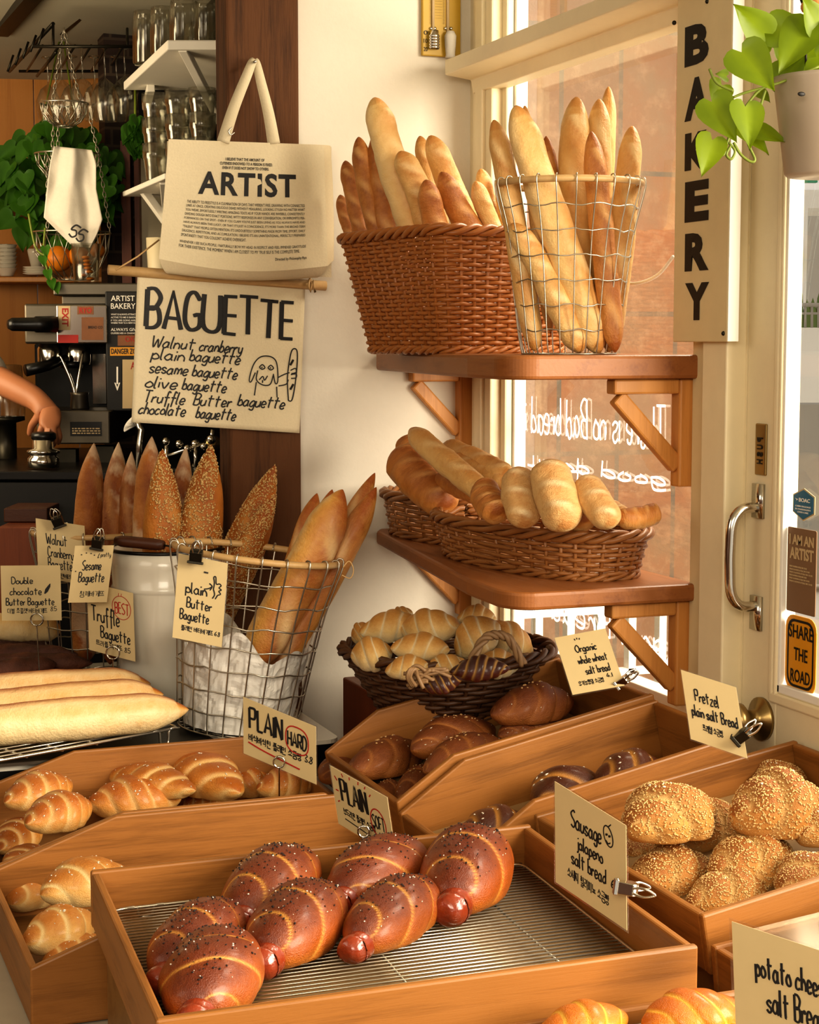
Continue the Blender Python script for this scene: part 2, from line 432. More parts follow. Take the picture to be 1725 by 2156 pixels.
def write(mb,text,fr,x0,x1,yb,h,w=.035,slope=0):
    """fr(u,v)->3D; yb baseline in card units, h cap height in card units"""
    st,W=strokes(text);sx=(x1-x0)/W
    for q in st:
        pts=[fr(x0+p.x*sx,yb+p.y*h+slope*(p.x*sx)) for p in q]
        mb.tube(pts,w,6,flat=FLAT)
def text_mesh(s,size=1,off=0,spacing=1,align='CENTER',line=1):
    c=bpy.data.curves.new('t','FONT');c.body=s;c.size=size;c.offset=off;c.space_character=spacing;c.align_x=align;c.space_line=line;c.extrude=.0004;c.resolution_u=3
    o=bpy.data.objects.new('t',c);C.objects.link(o);dg=bpy.context.evaluated_depsgraph_get();me=bpy.data.meshes.new_from_object(o.evaluated_get(dg));bpy.data.objects.remove(o);bpy.data.curves.remove(c)
    return me
def put_text(mb,s,fr,x0,x1,y0,y1,off=0,align='CENTER',spacing=1,out=.0006):
    """fit text to card rectangle; fr(u,v,n)"""
    me=text_mesh(s,1,off,spacing,align);vs=[v.co for v in me.vertices]
    if not vs: return
    a,b=min(v.x for v in vs),max(v.x for v in vs);c,d=min(v.y for v in vs),max(v.y for v in vs)
    pts=[fr(x0+(v.x-a)/(b-a)*(x1-x0),y0+(v.y-c)/(d-c)*(y1-y0),out*(1 if v.z>0 else .2)) for v in vs]
    mb.add(pts,[tuple(p.vertices) for p in me.polygons]);bpy.data.meshes.remove(me)
def frame(TL,X,Z,n):
    """u to right 0..1, v up from bottom 0..1"""
    BL=TL-Z
    return lambda u,v,o=.0006: BL+X*u+Z*v+n*o
# ------------------------------------------------------------------ bread meshes
def roll_mesh(name,L,R,wraps=2.4,slant=.10,drop=.13,flat=.72,bend=0,seed=0,mat=None,nx=96,ns=64,p=.62,cw=.10,bulge=.05,top=1.0):
    mb=MB();mb.c=[];rn=random.Random(seed);ph=rn.uniform(0,6)
    for i in range(nx+1):
        t=.004+.992*i/nx;rp=R*(math.sin(PI*t))**p
        for j in range(ns):
            a=2*PI*j/ns
            u=(t-.5)+slant*math.sin(a+.6)+.02*noise.noise(V((t*3,math.cos(a),math.sin(a)+seed)))
            s=abs(u)*2*wraps+.5;k=math.floor(s);fr=s-k
            st=k+ (1/(1+math.exp(-(fr-.92)/.05)))  # step out
            ed=min(fr,1-fr) if k>0 else 1-fr
            sc=1.10-drop*st*.8+bulge*math.sin(PI*fr)
            if abs(t-.5)>.46: sc=sc*(.7+.3*(1-(abs(t-.5)-.46)/.04))
            r=rp*max(sc,.35)
            nz=noise.noise(V((t*L/R*1.2+seed,math.cos(a)*1.3,math.sin(a)*1.3)))*.05
            r*=1+nz
            y=r*math.cos(a);z=r*math.sin(a)*flat
            if z<-R*flat*.55: z=-R*flat*.55+(z+R*flat*.55)*.2
            x=(t-.5)*L;y+=bend*((2*t-1)**2)*L
            mb.v.append(V((x,y,z)))
            cr=math.exp(-((fr-.99)/cw)**2) if fr>.6 else math.exp(-((fr+.01)/(cw*.5))**2)
            if k==0 and fr<.5: cr=0
            bk=.5+.5*math.sin(a)*top+.12*math.sin(PI*fr)-.1
            mb.c.append((min(1,cr)*(1 if z>-R*flat*.4 else .2),max(0,min(1,bk)),0))
    for i in range(nx):
        for j in range(ns): mb.f.append((i*ns+j,i*ns+(j+1)%ns,(i+1)*ns+(j+1)%ns,(i+1)*ns+j))
    mb.f.append(tuple(range(ns-1,-1,-1)));mb.f.append(tuple(nx*ns+j for j in range(ns)))
    me=mb.mesh(name);me.materials.append(mat);me['h0']=R*flat*.55;return me,mb
def baguette_mesh(name,L=1,R=.06,tip=.16,tip2=.1,bend=.02,seed=0,mat=None,nslash=4,nx=90,ns=26,lump=.06,slash=.09,p=.75,long=False):
    mb=MB();mb.c=[];rn=random.Random(seed);b2=rn.uniform(-1,1)*bend;b1=rn.uniform(-1,1)*bend
    K=R*14/L
    for i in range(nx+1):
        t=.002+.996*i/nx
        e=1
        if t<tip: e=math.sin(PI/2*t/tip)**p
        if t>1-tip2: e=min(e,math.sin(PI/2*(1-t)/tip2)**p)
        e*=1-.12*abs(2*t-1)
        for j in range(ns):
            a=2*PI*j/ns;da=(a-PI/2+PI)%(2*PI)-PI
            w=(t*nslash*1.0+da*.32+.3*noise.noise(V((seed*1.7,t*2,0))))%1.0;act=math.exp(-(da/.62)**2)*(.6+.8*abs(noise.noise(V((t*6,seed*2.1,3)))))*(1 if .08<t<.94 else 0)
            sl=math.exp(-((w-.5)/.16)**2)*act;rid=math.exp(-((w-.70)/.06)**2)*act
            if long: lo_=1 if .06<t<.94 else 0;sl=math.exp(-((da+.55)/.30)**2)*lo_;rid=math.exp(-((da+.05)/.16)**2)*lo_
            nz=noise.noise(V((t*L/R*.55+seed*3,math.cos(a)*1.2,math.sin(a)*1.2)))*lump+noise.noise(V((t*L/R*1.7+seed,math.cos(a)*3,math.sin(a)*3)))*lump*.35
            r=R*e*(1+nz+slash*sl*1.0+slash*.9*rid-.03)
            y=r*math.cos(a)+b1*L*math.sin(PI*t)+b2*L*math.sin(2*PI*t)*.5;z=r*math.sin(a)*.92+b2*L*math.sin(PI*t)*.5
            mb.v.append(V(((t-.5)*L,y,z)))
            bk=.5+.35*math.sin(a)+.25*rid-.5*sl*.6
            if long: bk=.12+.9*max(0,math.sin(a-.15))**1.3+.3*rid-.25*sl
            if t<.05 or t>.96: bk+=.2
            if long:
                pass
            mb.c.append((sl*.6,max(0,min(1,bk)),0))
    for i in range(nx):
        for j in range(ns): mb.f.append((i*ns+j,i*ns+(j+1)%ns,(i+1)*ns+(j+1)%ns,(i+1)*ns+j))
    mb.f.append(tuple(range(ns-1,-1,-1)));mb.f.append(tuple(nx*ns+j for j in range(ns)))
    me=mb.mesh(name);me.materials.append(mat);return me,mb
def scatter(src,n,size,mat,name,cond=None,seed=1,elong=1.6,sz=.45,jit=.5):
    """little grains lying on the surface of src (MB)"""
    rn=random.Random(seed);mb=MB();fs=[q for q in src.f if len(q)==4];k=0;tries=0
    ws=[]
    while k<n and tries<n*30:
        tries+=1;q=rn.choice(fs);a,b,c,d=[src.v[i] for i in q]
        ar=(b-a).cross(d-a).length
        if rn.random()>ar/(size*size*8+1e-12) : continue
        u,v=rn.random(),rn.random();p=a*(1-u)*(1-v)+b*u*(1-v)+c*u*v+d*(1-u)*v
        nn=(b-a).cross(d-a)
        if nn.length<1e-12: continue
        nn.normalize()
        if nn.dot(p-V((p.x,0,0)))<0: nn=-nn
        if cond and not cond(p,nn,rn): continue
        t=nn.orthogonal().normalized();t=(t*math.cos(6.28*rn.random())+nn.cross(t)*math.sin(6.28*rn.random())).normalized();t=(t-nn*t.dot(nn)).normalized();s=nn.cross(t)
        z=size*rn.uniform(1-jit,1+jit);p=p+nn*z*sz*.5
        mb.add([p+t*z*elong,p-t*z*elong*.8,p+s*z*.75,p-s*z*.75,p+nn*z*sz,p-nn*z*sz],[(0,2,4),(2,1,4),(1,3,4),(3,0,4),(2,0,5),(1,2,5),(3,1,5),(0,3,5)]);k+=1
    me=mb.mesh(name,True);me.materials.append(mat);return me
# ================================================================== SETTING
XW=1.513;YB=3.64;ZC=2.62
ysh=PX(1475,1229,XW).y
yWr=PX(1466,1100,XW).y; yP=PX(1512,1100,XW).y; yD=PX(1568,1100,XW).y; yWl=PX(1056,900,XW).y; yF=PX(1003,900,XW).y
zWb=.86
xr0=PY(600,300,YB).x
struct('floor',MB().bb((-3,-2,-.05),(2.0,8,0)),M['floor'])
struct('ceiling',MB().bb((-3,-2,ZC),(2.0,8,ZC+.06)),M['ceil'])
struct('wall_back',MB().bb((xr0,YB,0),(XW+.1,YB+.12,ZC)),M['wall'])
w=MB();w.bb((XW,yWr-.0,0),(XW+.1,YB,zWb));w.bb((XW,yWl+.034,zWb),(XW+.05,YB,ZC));w.bb((XW,yD+.0,0),(XW+.1,yWr,ZC))
struct('wall_right',w,M['cream'])
struct('wall_left',MB().bb((-2.2,-2,0),(-2.1,8,ZC)),M['darkwood'])
struct('wall_rear',MB().bb((-2.1,-1.6,0),(-.6,-1.5,ZC)),M['wall'])
# far bar room: orange plank wall + dark wall
yFar=6.35
b=MB()
x=-2.1
while x<1.22:
    b.bb((x,yFar,0),(x+.137,yFar+.03,ZC));x+=.14
struct('wall_bar_panel',b,M['panel'],bevel=.002)
b=MB();b.bb((1.24,6.2,0),(1.8,6.3,ZC));struct('wall_bar_dark',b,M['blackm'])
struct('wall_bar_right',MB().bb((1.56,YB+.12,0),(1.645,6.4,ZC)),M['blackm'])
# dark brick column in the bar
bk=N('dark_brick');v=bk.tc((1,1,1));t=bk.n('ShaderNodeTexBrick');t.inputs['Scale'].default_value=4.5;t.inputs['Color1'].default_value=lin('35231A');t.inputs['Color2'].default_value=lin('241712');t.inputs['Mortar'].default_value=lin('4A3B2E')
sw=bk.n('ShaderNodeSeparateXYZ');cbn=bk.n('ShaderNodeCombineXYZ');bk.l(v,sw.inputs[0]);bk.l(sw.outputs[0],cbn.inputs[0]);bk.l(sw.outputs[2],cbn.inputs[1]);bk.l(cbn.outputs[0],t.inputs['Vector']);bk.bsdf(t.outputs[0],.8)
p0=PD(225,500,5.6)
struct('trim_1',MB().bb((p0.x,p0.y,0),(p0.x+.11,p0.y+.1,ZC)),bk.m)
# grey sloping soffit panels of the bar ceiling
s=MB();a=PD(-40,190,5.9);b_=PD(300,150,5.9)
s.prism([PD(-60,178,6.2),PD(300,160,6.2),PD(480,-40,4.9),PD(-60,-40,4.9)],(0,0,0),(0,0,.03));struct('trim_2',s,M['ceil'])
# ceiling seam strips
st=MB();st.bar(PD(130,70,5.55),PD(250,-30,5.0),.012,.012);st.bar(PD(0,60,5.5),PD(70,-20,5.0),.05,.05);struct('trim_3',st,M['steeld'])
# ---- window frame
fr=MB()
for y0,y1,dx in ((yF,yF-.035,.012),(yF-.035,yF-.075,.022),(yF-.075,yWl+.03,.014),(yWl+.03,yWl+.006,-.01)):
    fr.bb((XW-dx,y1,zWb-.03),(XW+.028,y0,ZC-.02))
struct('window_1',fr,M['cream'],bevel=.004)
# inner sash: white bead beside the pane
sa=MB();sa.bb((XW+.03,yWl-.0,zWb),(XW+.058,yWl+.035,ZC-.02));sa.bb((XW+.03,yWr,zWb-.0),(XW+.075,yWl,zWb+.05));sa.bb((XW+.03,yWr,zWb),(XW+.075,yWr+.02,ZC));
o=obj('sash',sa,M['bright'],bpy.data.objects['window_1'],False,bevel=.003)
pane=MB();pane.quad((XW+.055,yWr,zWb),(XW+.055,yWl,zWb),(XW+.055,yWl,ZC-.02),(XW+.055,yWr,ZC-.02));obj('pane',pane,M['glass'],bpy.data.objects['window_1'],False)
# white mirrored handwriting on the pane
def onpane(px0,px1,py,h,txt,w=.0028,slope=0):
    A=PX(px1,py,XW+.05);B=PX(px0,py,XW+.05);zz=A.z
    q=MB();L=abs(A.y-B.y)
    d=1 if A.y>B.y else -1
    # the words are written on the outside, so they read backwards from here
    fr_=lambda u,v,o=0:V((XW+.05,A.y+(B.y-A.y)*u,zz+h*v))
    st_,W=strokes(txt,.04)
    for s_ in st_:
        q.tube([fr_(p.x/W,p.y+.25*p.x/W*0) for p in s_],w,6,flat=V((1,0,0)))
    return q
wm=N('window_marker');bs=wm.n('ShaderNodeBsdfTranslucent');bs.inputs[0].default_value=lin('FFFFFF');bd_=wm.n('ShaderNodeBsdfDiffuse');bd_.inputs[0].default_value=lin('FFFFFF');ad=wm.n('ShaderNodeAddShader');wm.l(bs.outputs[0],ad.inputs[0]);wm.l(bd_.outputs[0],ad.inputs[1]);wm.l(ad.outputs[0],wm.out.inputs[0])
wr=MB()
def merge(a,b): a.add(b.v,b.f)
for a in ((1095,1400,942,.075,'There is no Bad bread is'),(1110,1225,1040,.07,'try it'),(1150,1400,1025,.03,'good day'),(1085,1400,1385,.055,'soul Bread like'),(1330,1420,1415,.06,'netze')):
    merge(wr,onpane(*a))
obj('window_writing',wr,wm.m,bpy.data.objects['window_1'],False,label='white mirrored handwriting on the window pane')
# ledge over the window
zl0=PX(1037,150,XW).z
lg=MB();lg.prism([V((XW+.02,0,zl0-.04)),V((XW-.02,0,zl0-.04)),V((XW-.025,0,zl0-.012)),V((XW-.085,0,zl0-.004)),V((XW-.085,0,zl0+.028)),V((XW+.02,0,zl0+.028))],(0,yP-.03,0),(0,yF-.02,0))
struct('trim_4',lg,M['cream'],bevel=.003)
# casing and door jamb
c_=MB();c_.bb((XW-.012,yP,0),(XW+.05,yWr,ZC));struct('trim_5',c_,M['creamd'],bevel=.003)  # shade beside the door frame is put into the casing's darker cream
c_=MB();c_.bb((XW-.035,yD+.006,0),(XW+.05,yP,ZC));struct('trim_6',c_,M['cream'],bevel=.003)
# ---- door leaf (runs along the right wall toward the camera)
dt=.016;yG=PX(1640,1200,XW).y;zr=PX(1645,1452,XW).z
yE=yD-.95
d=MB();d.bb((XW,yG,0),(XW+dt,yD,2.4));d.bb((XW,yE,0),(XW+dt,yE+.12,2.4));d.bb((XW,yE+.12,0),(XW+dt,yG,zr));d.bb((XW,yE+.12,2.25),(XW+dt,yG,2.4))
struct('door_1',d,M['cream'],bevel=.003);DOOR=bpy.data.objects['door_1']
d=MB()
for off,wd in ((0.004,.012),(-.006,.008)):
    d.bb((XW-.006,yG+off,zr-.012),(XW+.02,yG+off+wd,2.26))
d.bb((XW-.006,yE+.1,zr-.024),(XW+.02,yG+.014,zr-.007));obj('door_moulding',d,M['cream'],DOOR,False,bevel=.003)
d=MB();d.bb((XW-.002,yG-.012,zr-.006),(XW+.014,yG,2.25));d.bb((XW-.002,yE+.12,zr-.006),(XW+.014,yG,zr+.008));obj('glazing_bead',d,M['bright'],DOOR,False,bevel=.002)
d=MB();d.quad((XW+.012,yE+.12,zr),(XW+.012,yG,zr),(XW+.012,yG,2.25),(XW+.012,yE+.12,2.25));obj('pane',d,M['glass'],DOOR,False)
# pull handle
h=MB();a=PX(1600,1070,XW);b=PX(1598,1275,XW);yh=a.y
a=V((XW,yh,a.z));b=V((XW,yh,b.z));o1=V((-.045,0.0,-.012));o2=V((-.045,0,.012))
h.tube(spl([a,a+V((-.03,0,0)),a+o1+V((-.004,0,-.008)),a+o1+V((-.008,0,-.05)),b+o2+V((-.008,0,.05)),b+o2+V((-.004,0,.008)),b+V((-.03,0,0)),b],6),.0085,12)
for q,s_ in ((a,1),(b,-1)): h.box(q+V((-.003,0,s_*.012)),(.006,.03,.055))
obj('door_handle',h,M['chrome'],DOOR,bevel=0)
kb=MB();q=PX(1606,1513,XW);kb.lathe([(0,.0),(.035,0),(.035,.006),(.016,.012),(.016,.03),(.028,.04),(.03,.052),(.022,.06),(0,.062)],24,q,Matrix.Rotation(-PI/2,3,'Y'));obj('door_knob',kb,M['brass'],DOOR)
# push plate
pp=MB();a=PX(1593,891,XW-.002);b=PX(1613,1002,XW-.002);pp.bb((XW-.004,b.y,b.z),(XW+.001,a.y,a.z));ppo=obj('push_plate',pp,M['brass'],DOOR,False,bevel=.002)
q=MB()
for i,ch in enumerate('PUSH'):
    za=a.z-.018-(i+1)*(a.z-b.z-.036)/4;zb=za+(a.z-b.z-.036)/4-.004
    # letters lie on their side down the plate
    put_text(q,ch,lambda u,v,o=.0006,za=za,zb=zb:V((XW-.0045-o,a.y+(b.y-a.y)*(.25+.5*(1-v)),zb+(za-zb)*u)),0,1,0,1,.03)
obj('lettering',q,M['ink'],ppo,False)
# stickers stuck on the door glass (each its own thing)
def ongl(px,py,off=.003): return PX(px,py,XW+.011-off)
def glassrect(name,label,cat,x0,x1,y0,y1,mat,round_=.01,border=None):
    a=ongl(x0,(y0));b=ongl(x1,y0);c=ongl(x0,y1);ztop=a.z;zbot=c.z
    t=thing(name,label,cat,(XW+.008,(a.y+b.y)/2,zbot))
    fr_=lambda u,v,o=.0006:V((XW+.008-o,a.y+(b.y-a.y)*u,zbot+(ztop-zbot)*v))
    mb=MB();W=abs(b.y-a.y);H=ztop-zbot
    def rr(ins,o):
        pts=[];rx=round_/W;ry=round_/H;i1=ins/W;i2=ins/H
        for cxx,cyy,a0 in ((1-rx,1-ry,0),(rx,1-ry,90),(rx,ry,180),(1-rx,ry,270)):
            for k in range(5):
                an=math.radians(a0+k*22.5);u=cxx+rx*math.cos(an);v=cyy+ry*math.sin(an)
                u=.5+(u-.5)*(1-2*i1);v=.5+(v-.5)*(1-2*i2);pts.append(fr_(u,v,o))
        return pts
    mb.prism(rr(0,0),(0,0,0),(-.0012,0,0));obj('sheet',mb,mat,t,False,world=True)
    if border:
        q=MB();o_=rr(.006,.0016);i_=rr(.010,.0016);n=len(o_);q.add(o_+i_,[(k,(k+1)%n,n+(k+1)%n,n+k) for k in range(n)]);obj('border',q,border,t,False,world=True)
    return t,fr_
t,fr_=glassrect('road_sign_sticker','yellow rectangular SHARE THE ROAD sign stuck low on the door glass','sticker',1657,1722,1290,1448,M['signy'],.02,M['ink'])
q=MB()
for wd,y0,y1,x0,x1 in(('SHARE',.70,.88,.12,.9),('THE',.41,.58,.3,.74),('ROAD',.12,.29,.2,.83)): put_text(q,wd,lambda u,v,o=.0006:fr_(u,v,o+.0016),x0,x1,y0,y1,.012)
obj('lettering',q,M['ink'],t,False,world=True)
t,fr2=glassrect('wall_poster','brown translucent I AM AN ARTIST poster taped behind the door glass','poster',1661,1722,1108,1285,M['brownp'],.003)
q=MB()
for wd,y0,y1,x0,x1 in(('I AM AN',.80,.92,.08,.92),('ARTIST',.63,.77,.1,.92)): put_text(q,wd,lambda u,v,o=.0006:fr2(u,v,o+.0016),x0,x1,y0,y1,.03)
for k in range(6): put_text(q,'WHAT IS ALWAYS ATTRACTIVE TO ME',lambda u,v,o=.0006:fr2(u,v,o+.0016),.1,.7+.1*(k%3),.53-k*.035,.55-k*.035)
obj('lettering',q,M['label_c'],t,False,world=True)
a=ongl(1672,1025);b=ongl(1712,1025);c=ongl(1692,1097)
t=thing('airline_sticker','blue hexagonal baggage sticker on the door glass above the brown poster','sticker',(XW+.008,(a.y+b.y)/2,c.z))
fr3=lambda u,v,o=.0006:V((XW+.008-o,a.y+(b.y-a.y)*u*1.15,c.z+(a.z-c.z)*v))
for nm,k,mt,o in(('border',1.0,'label_c',0),('sheet',.9,'blue',.0012)):
    pl=[fr3(.5+(u-.5)*k,.5+(v-.5)*k,o) for u,v in((.5,1),(1,.78),(1,.25),(.5,0),(0,.25),(0,.78))]
    mb=MB();mb.prism(pl,(0,0,0),(-.001,0,0));obj(nm,mb,M[mt],t,False,world=True)
q=MB();put_text(q,'BOAC',lambda u,v,o=.0006:fr3(u,v,o+.0024),.32,.82,.58,.70,.02)
for k,wd in enumerate(('CABIN BAGGAGE',"IN PASSENGER'S",'OWN CARE')): put_text(q,wd,lambda u,v,o=.0006:fr3(u,v,o+.0024),.16+.1*(k==2),.86-.1*(k==2),.42-.09*k,.47-.09*k)
q.add([fr3(.12,.68,.0026),fr3(.28,.65,.0026),fr3(.2,.6,.0026),fr3(.2,.64,.0026)],[(0,1,2,3)])
obj('lettering',q,M['chalk'],t,False,world=True)
# ---- BAKERY sign board on the post
xs=XW-.05;a=PX(1417,700,xs);b=PX(1531,700,xs);zb=PX(1475,720,xs).z
t=thing('bakery_sign','tall cream painted board with black BAKERY letters beside the door','sign',(xs,(a.y+b.y)/2,zb))
o=obj('lit_edge',MB().bb((xs+.0005,b.y-.002,zb+.001),(xs+.020,b.y,ZC-.1)),M['bright'],t,False,world=True);o=obj('board',MB().bb((xs,b.y,zb),(xs+.021,a.y,ZC-.1)),M['creamd'],t,False,world=True,bevel=.002)  # white strip stands in for daylight catching the board's edge
ys=[(50,135),(162,251),(277,356),(380,466),(490,570),(595,674)]
q=MB()
for ch,(y0,y1) in zip('BAKERY',ys):
    A=PX(1444,y0+3,xs);B=PX(1494,y0+3,xs);zt=PX(1469,y0,xs).z;zz=PX(1469,y1,xs).z
    put_text(q,ch,lambda u,v,o=.0006:V((xs-.0004-o,A.y+(B.y-A.y)*u,zz+(zt-zz)*v)),0,1,0,1,.05)
obj('lettering',q,M['ink'],t,False,world=True)
q=MB()
for p_ in ((1420,48),(1524,702),(1490,3)):
    q.sphere(PX(*p_,xs),.004,8)
obj('nail',q,M['steeld'],t,world=True)
# string lights cord (white cord from the basket to behind the sign)
cd=MB();cd.tube(spl([PX(1418,540,XW-.02),PX(1390,575,XW-.02),PX(1360,592,XW-.02),PX(1330,597,XW-.02),PX(1300,590,XW-.01)],6),.003,6);tag(obj('white_cord',cd,M['chalk']),'thin white cord hanging in front of the window beside the sign','cord')
# ---- pillar
t=PD(545,600,3.83)
xl=PY(478,300,3.61).x;xr=PY(631,300,3.61).x
pm=struct('trim_7',MB().bb((xl,3.61,0),(xr,3.70,ZC)),M['pillar'],bevel=.006)
# ---- thermometer
yt=YB-.002;a=PY(886,0,yt);b=PY(966,123,yt)
t=thing('wall_thermometer','yellow wall thermometer with two glass tubes, on the white wall','thermometer',(a.x,yt,b.z))
zt=b.z+.32
obj('board',MB().bb((a.x,yt-.012,b.z),(b.x,yt,zt)),M['yellow'],t,False,world=True,bevel=.002)
fx=lambda px,py:PY(px,py,yt-.014)
q=MB()
for px in (912,943): q.tube([fx(px,70),V((fx(px,70).x,yt-.014,zt-.02))],.0035,8)
obj('glass_tube',q,M['label_c'],t,world=True)
q=MB()
for k in range(5): q.lathe([(.011,0),(.0125,.003),(.011,.006)],16,fx(912,90)+V((0,-.006,-.006+k*.006-.008)))
q.lathe([(0,-.016),(.01,-.016),(.01,.02),(0,.02)],16,fx(912,85)+V((0,-.006,0)))
for px in(908,916,938,950): q.sphere(fx(px,60),.004,8)
obj('bulb_guard',q,M['chrome'],t,world=True)
q=MB();q.lathe([(0,.03),(.008,.03),(.013,.02),(.012,0),(.010,-.02),(.0115,-.026),(0,-.027)],16,fx(945,97)+V((0,-.01,0)));obj('cotton_wick',q,M['cloth'],t,world=True)
q=MB()
for px,al in((897,0),(955,0)):
    for py,s_ in((10,'0'),(29,'10'),(48,'20')): put_text(q,s_,lambda u,v,o=.0005:V((fx(px-4,0).x+u*.009,yt-.0126-o,fx(0,py+4).z+v*.009)),0,1,0,1)
for k in range(26): q.bb(fx(905,-10+k*2.4)+V((0,.0005,0)),fx(909,-9.4+k*2.4));q.bb(fx(933,-10+k*2.4)+V((0,.0005,0)),fx(937,-9.4+k*2.4))
for k in range(9): q.bb(fx(917,-10+k*6)+V((0,.0005,0)),fx(931,-9.2+k*6))
obj('scale_marks',q,M['inkb'],t,False,world=True)
# ---- exterior: stone facade, white lattice, street
s=N('stone_tiles');v=s.tc((1,1,1));t_=s.n('ShaderNodeTexBrick');t_.offset=0;t_.inputs['Scale'].default_value=1;t_.inputs['Brick Width'].default_value=.205;t_.inputs['Row Height'].default_value=.44;t_.inputs['Mortar Size'].default_value=.008;t_.inputs['Color1'].default_value=lin('94603E');t_.inputs['Color2'].default_value=lin('7E5C44');t_.inputs['Mortar'].default_value=lin('5E574C')
sw=s.n('ShaderNodeSeparateXYZ');cb=s.n('ShaderNodeCombineXYZ');s.l(v,sw.inputs[0]);s.l(sw.outputs[0],cb.inputs[0]);s.l(sw.outputs[2],cb.inputs[1]);s.l(cb.outputs[0],t_.inputs['Vector'])
n=s.noise(3,5,v,.65);n2=s.noise(14,4,v,.7);col=s.mix(s.ramp(n,[(.35,(0,0,0,1)),(.65,(1,1,1,1))]),t_.outputs[0],lin('846A50'));col=s.mix(s.ramp(n2,[(.5,(0,0,0,1)),(.75,(.6,.6,.6,1))]),col,lin('B08C6C'));s.bsdf(col,.7,0,n2,.004)
YS=5.0
g0=PY(1180,500,YS).x
sw_=MB();sw_.bb((0,0,0),(1.36,.1,3.6));o=struct('facade_stone',sw_,s.m);o.location=(g0-.615,YS,PY(1180,660,YS).z-1.32)
YL=4.25
la=MB();P=lambda px,py:PY(px,py,YL)
z1=P(1100,1262).z;z0=P(1100,1303).z
xa=P(1040,1280).x;xb=P(1520,1280).x
la.bb((xa,YL,z0),(xb,YL+.05,z1))
for px in(1062,1136,1203,1268,1333,1397,1462): q=P(px,1300);la.bb((q.x-.011,YL,-.02),(q.x+.011,YL+.03,z0))
for z in(P(1200,1424).z,P(1200,1560).z): la.bb((xa,YL,z-.009),(xb,YL+.03,z+.009))
tag(obj('lattice_screen',la,M['bright'],None,False),'white painted lattice frame standing outside the window, below the stone wall','lattice frame')
struct('ground_outside',MB().bb((XW+.1,-6,-.1),(40,40,-.02)),M['bright'])
def ext(name,label,cat,mat,D,x0,x1,y0,y1,dep=.3):
    a=PD(x0,y1,D);b=PD(x1,y0,D);mb=MB();X=R_;z_=V((0,0,1));fw=V((F_.x,F_.y,0)).normalized()
    w_=(b-a).dot(R_);hh=b.z-a.z
    c=a+X*w_/2+z_*hh/2+fw*dep/2
    mb.box(c,(w_,dep,hh),Matrix((R_,fw,z_)).transposed());return mb
def extt(*a,**k):
    o=obj(a[0],ext(*a,**k),M[a[3]],None,False);tag(o,a[1],a[2]);return o
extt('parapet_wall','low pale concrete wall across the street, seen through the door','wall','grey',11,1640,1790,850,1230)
extt('parked_car','white car blurred by sunlight beyond the door glass','car','bright',13,1640,1800,740,1190)
extt('planter_kerb','white kerb strip under the street railing','kerb','bright',16,1640,1800,690,1100)
extt('overpass','white concrete overpass above the street','overpass','bright',23.5,1640,1900,400,438,1.5)
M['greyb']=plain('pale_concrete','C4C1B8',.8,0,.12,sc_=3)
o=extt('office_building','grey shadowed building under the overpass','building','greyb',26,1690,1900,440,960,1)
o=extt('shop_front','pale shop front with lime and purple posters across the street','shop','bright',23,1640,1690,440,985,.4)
for nm,y0,y1,mt in(('lime_panel',533,570,'lime'),('purple_panel',508,518,'purple'),('awning',520,532,'grey')):
    obj(nm,ext(nm,'','',mt,22.7,1640,1690,y0,y1,.1),M[mt],o,False)
extt('direction_sign','green road direction sign above the overpass','road sign','green',20,1640,1722,345,384,.1)
rl=MB()
for k in range(12): rl.tube([PD(1640+k*14,690,15),PD(1640+k*14,642,15)],.012,5)
rl.tube([PD(1630,642,15),PD(1810,642,15)],.02,6);rl.tube([PD(1630,660,15),PD(1810,660,15)],.012,6)
tag(obj('street_railing',rl,M['grey']),'grey street railing seen through the door glass','railing')
sh=MB();rn=random.Random(3)
for k in range(14): sh.sphere(PD(1640+k*12,632+rn.uniform(-10,5),17)-V((0,0,.9)),rn.uniform(.07,.12),10,(1,1,10.))
tag(obj('street_shrub',sh,M['shrub']),'green hedge behind the street railing','shrub')
# ================================================================== SHELVES
def shelf(name,label,ztop,th,wf):
    t=thing(name,label,'shelf',(XW,3.0,ztop-th))
    yl=YB-.001;a=V((XW,ysh,0));xr=XW-.355;
    pts=[V((XW,ysh)),*[V((xr+.05-.05*math.sin(k_*PI/30),ysh+.07-.07*math.cos(k_*PI/30))) for k_ in range(16)],V((xr+.006,ysh+.2)),V((XW-.235,yl-.04)),V((XW-.215,yl)),V((XW,yl))]
    mb=MB();mb.prism([V((p.x,p.y,0)) for p in pts],(0,0,ztop-th),(0,0,ztop));obj('board',mb,M['shelf'],t,False,world=True,bevel=.006)
    for y,k in((ysh+.035,1),(yF+.03,.92)):
        b=MB();zb=ztop-th;w=.032;xe=XW-.158*k;ze=zb-.185*k
        b.bb((XW-.034,y-w/2,ze),(XW-.001,y+w/2,zb));b.bb((xe,y-w/2,zb-.026),(XW-.034,y+w/2,zb))
        b.bar((xe+.012,y,zb-.03),(XW-.03,y,zb-.15*k),w*.9,.022,(0,1,0))
        obj('bracket',b,M['brack'],t,False,world=True,bevel=.004)
    return t
zs1=PX(1475,747,XW).z;zs2=PX(1475,1229,XW).z
shelf('wall_shelf','upper thick walnut wall shelf carrying the tall baguette baskets',zs1,.040,1)
shelf('wall_shelf','lower thick walnut wall shelf carrying two long oval baskets',zs2,.030,1)
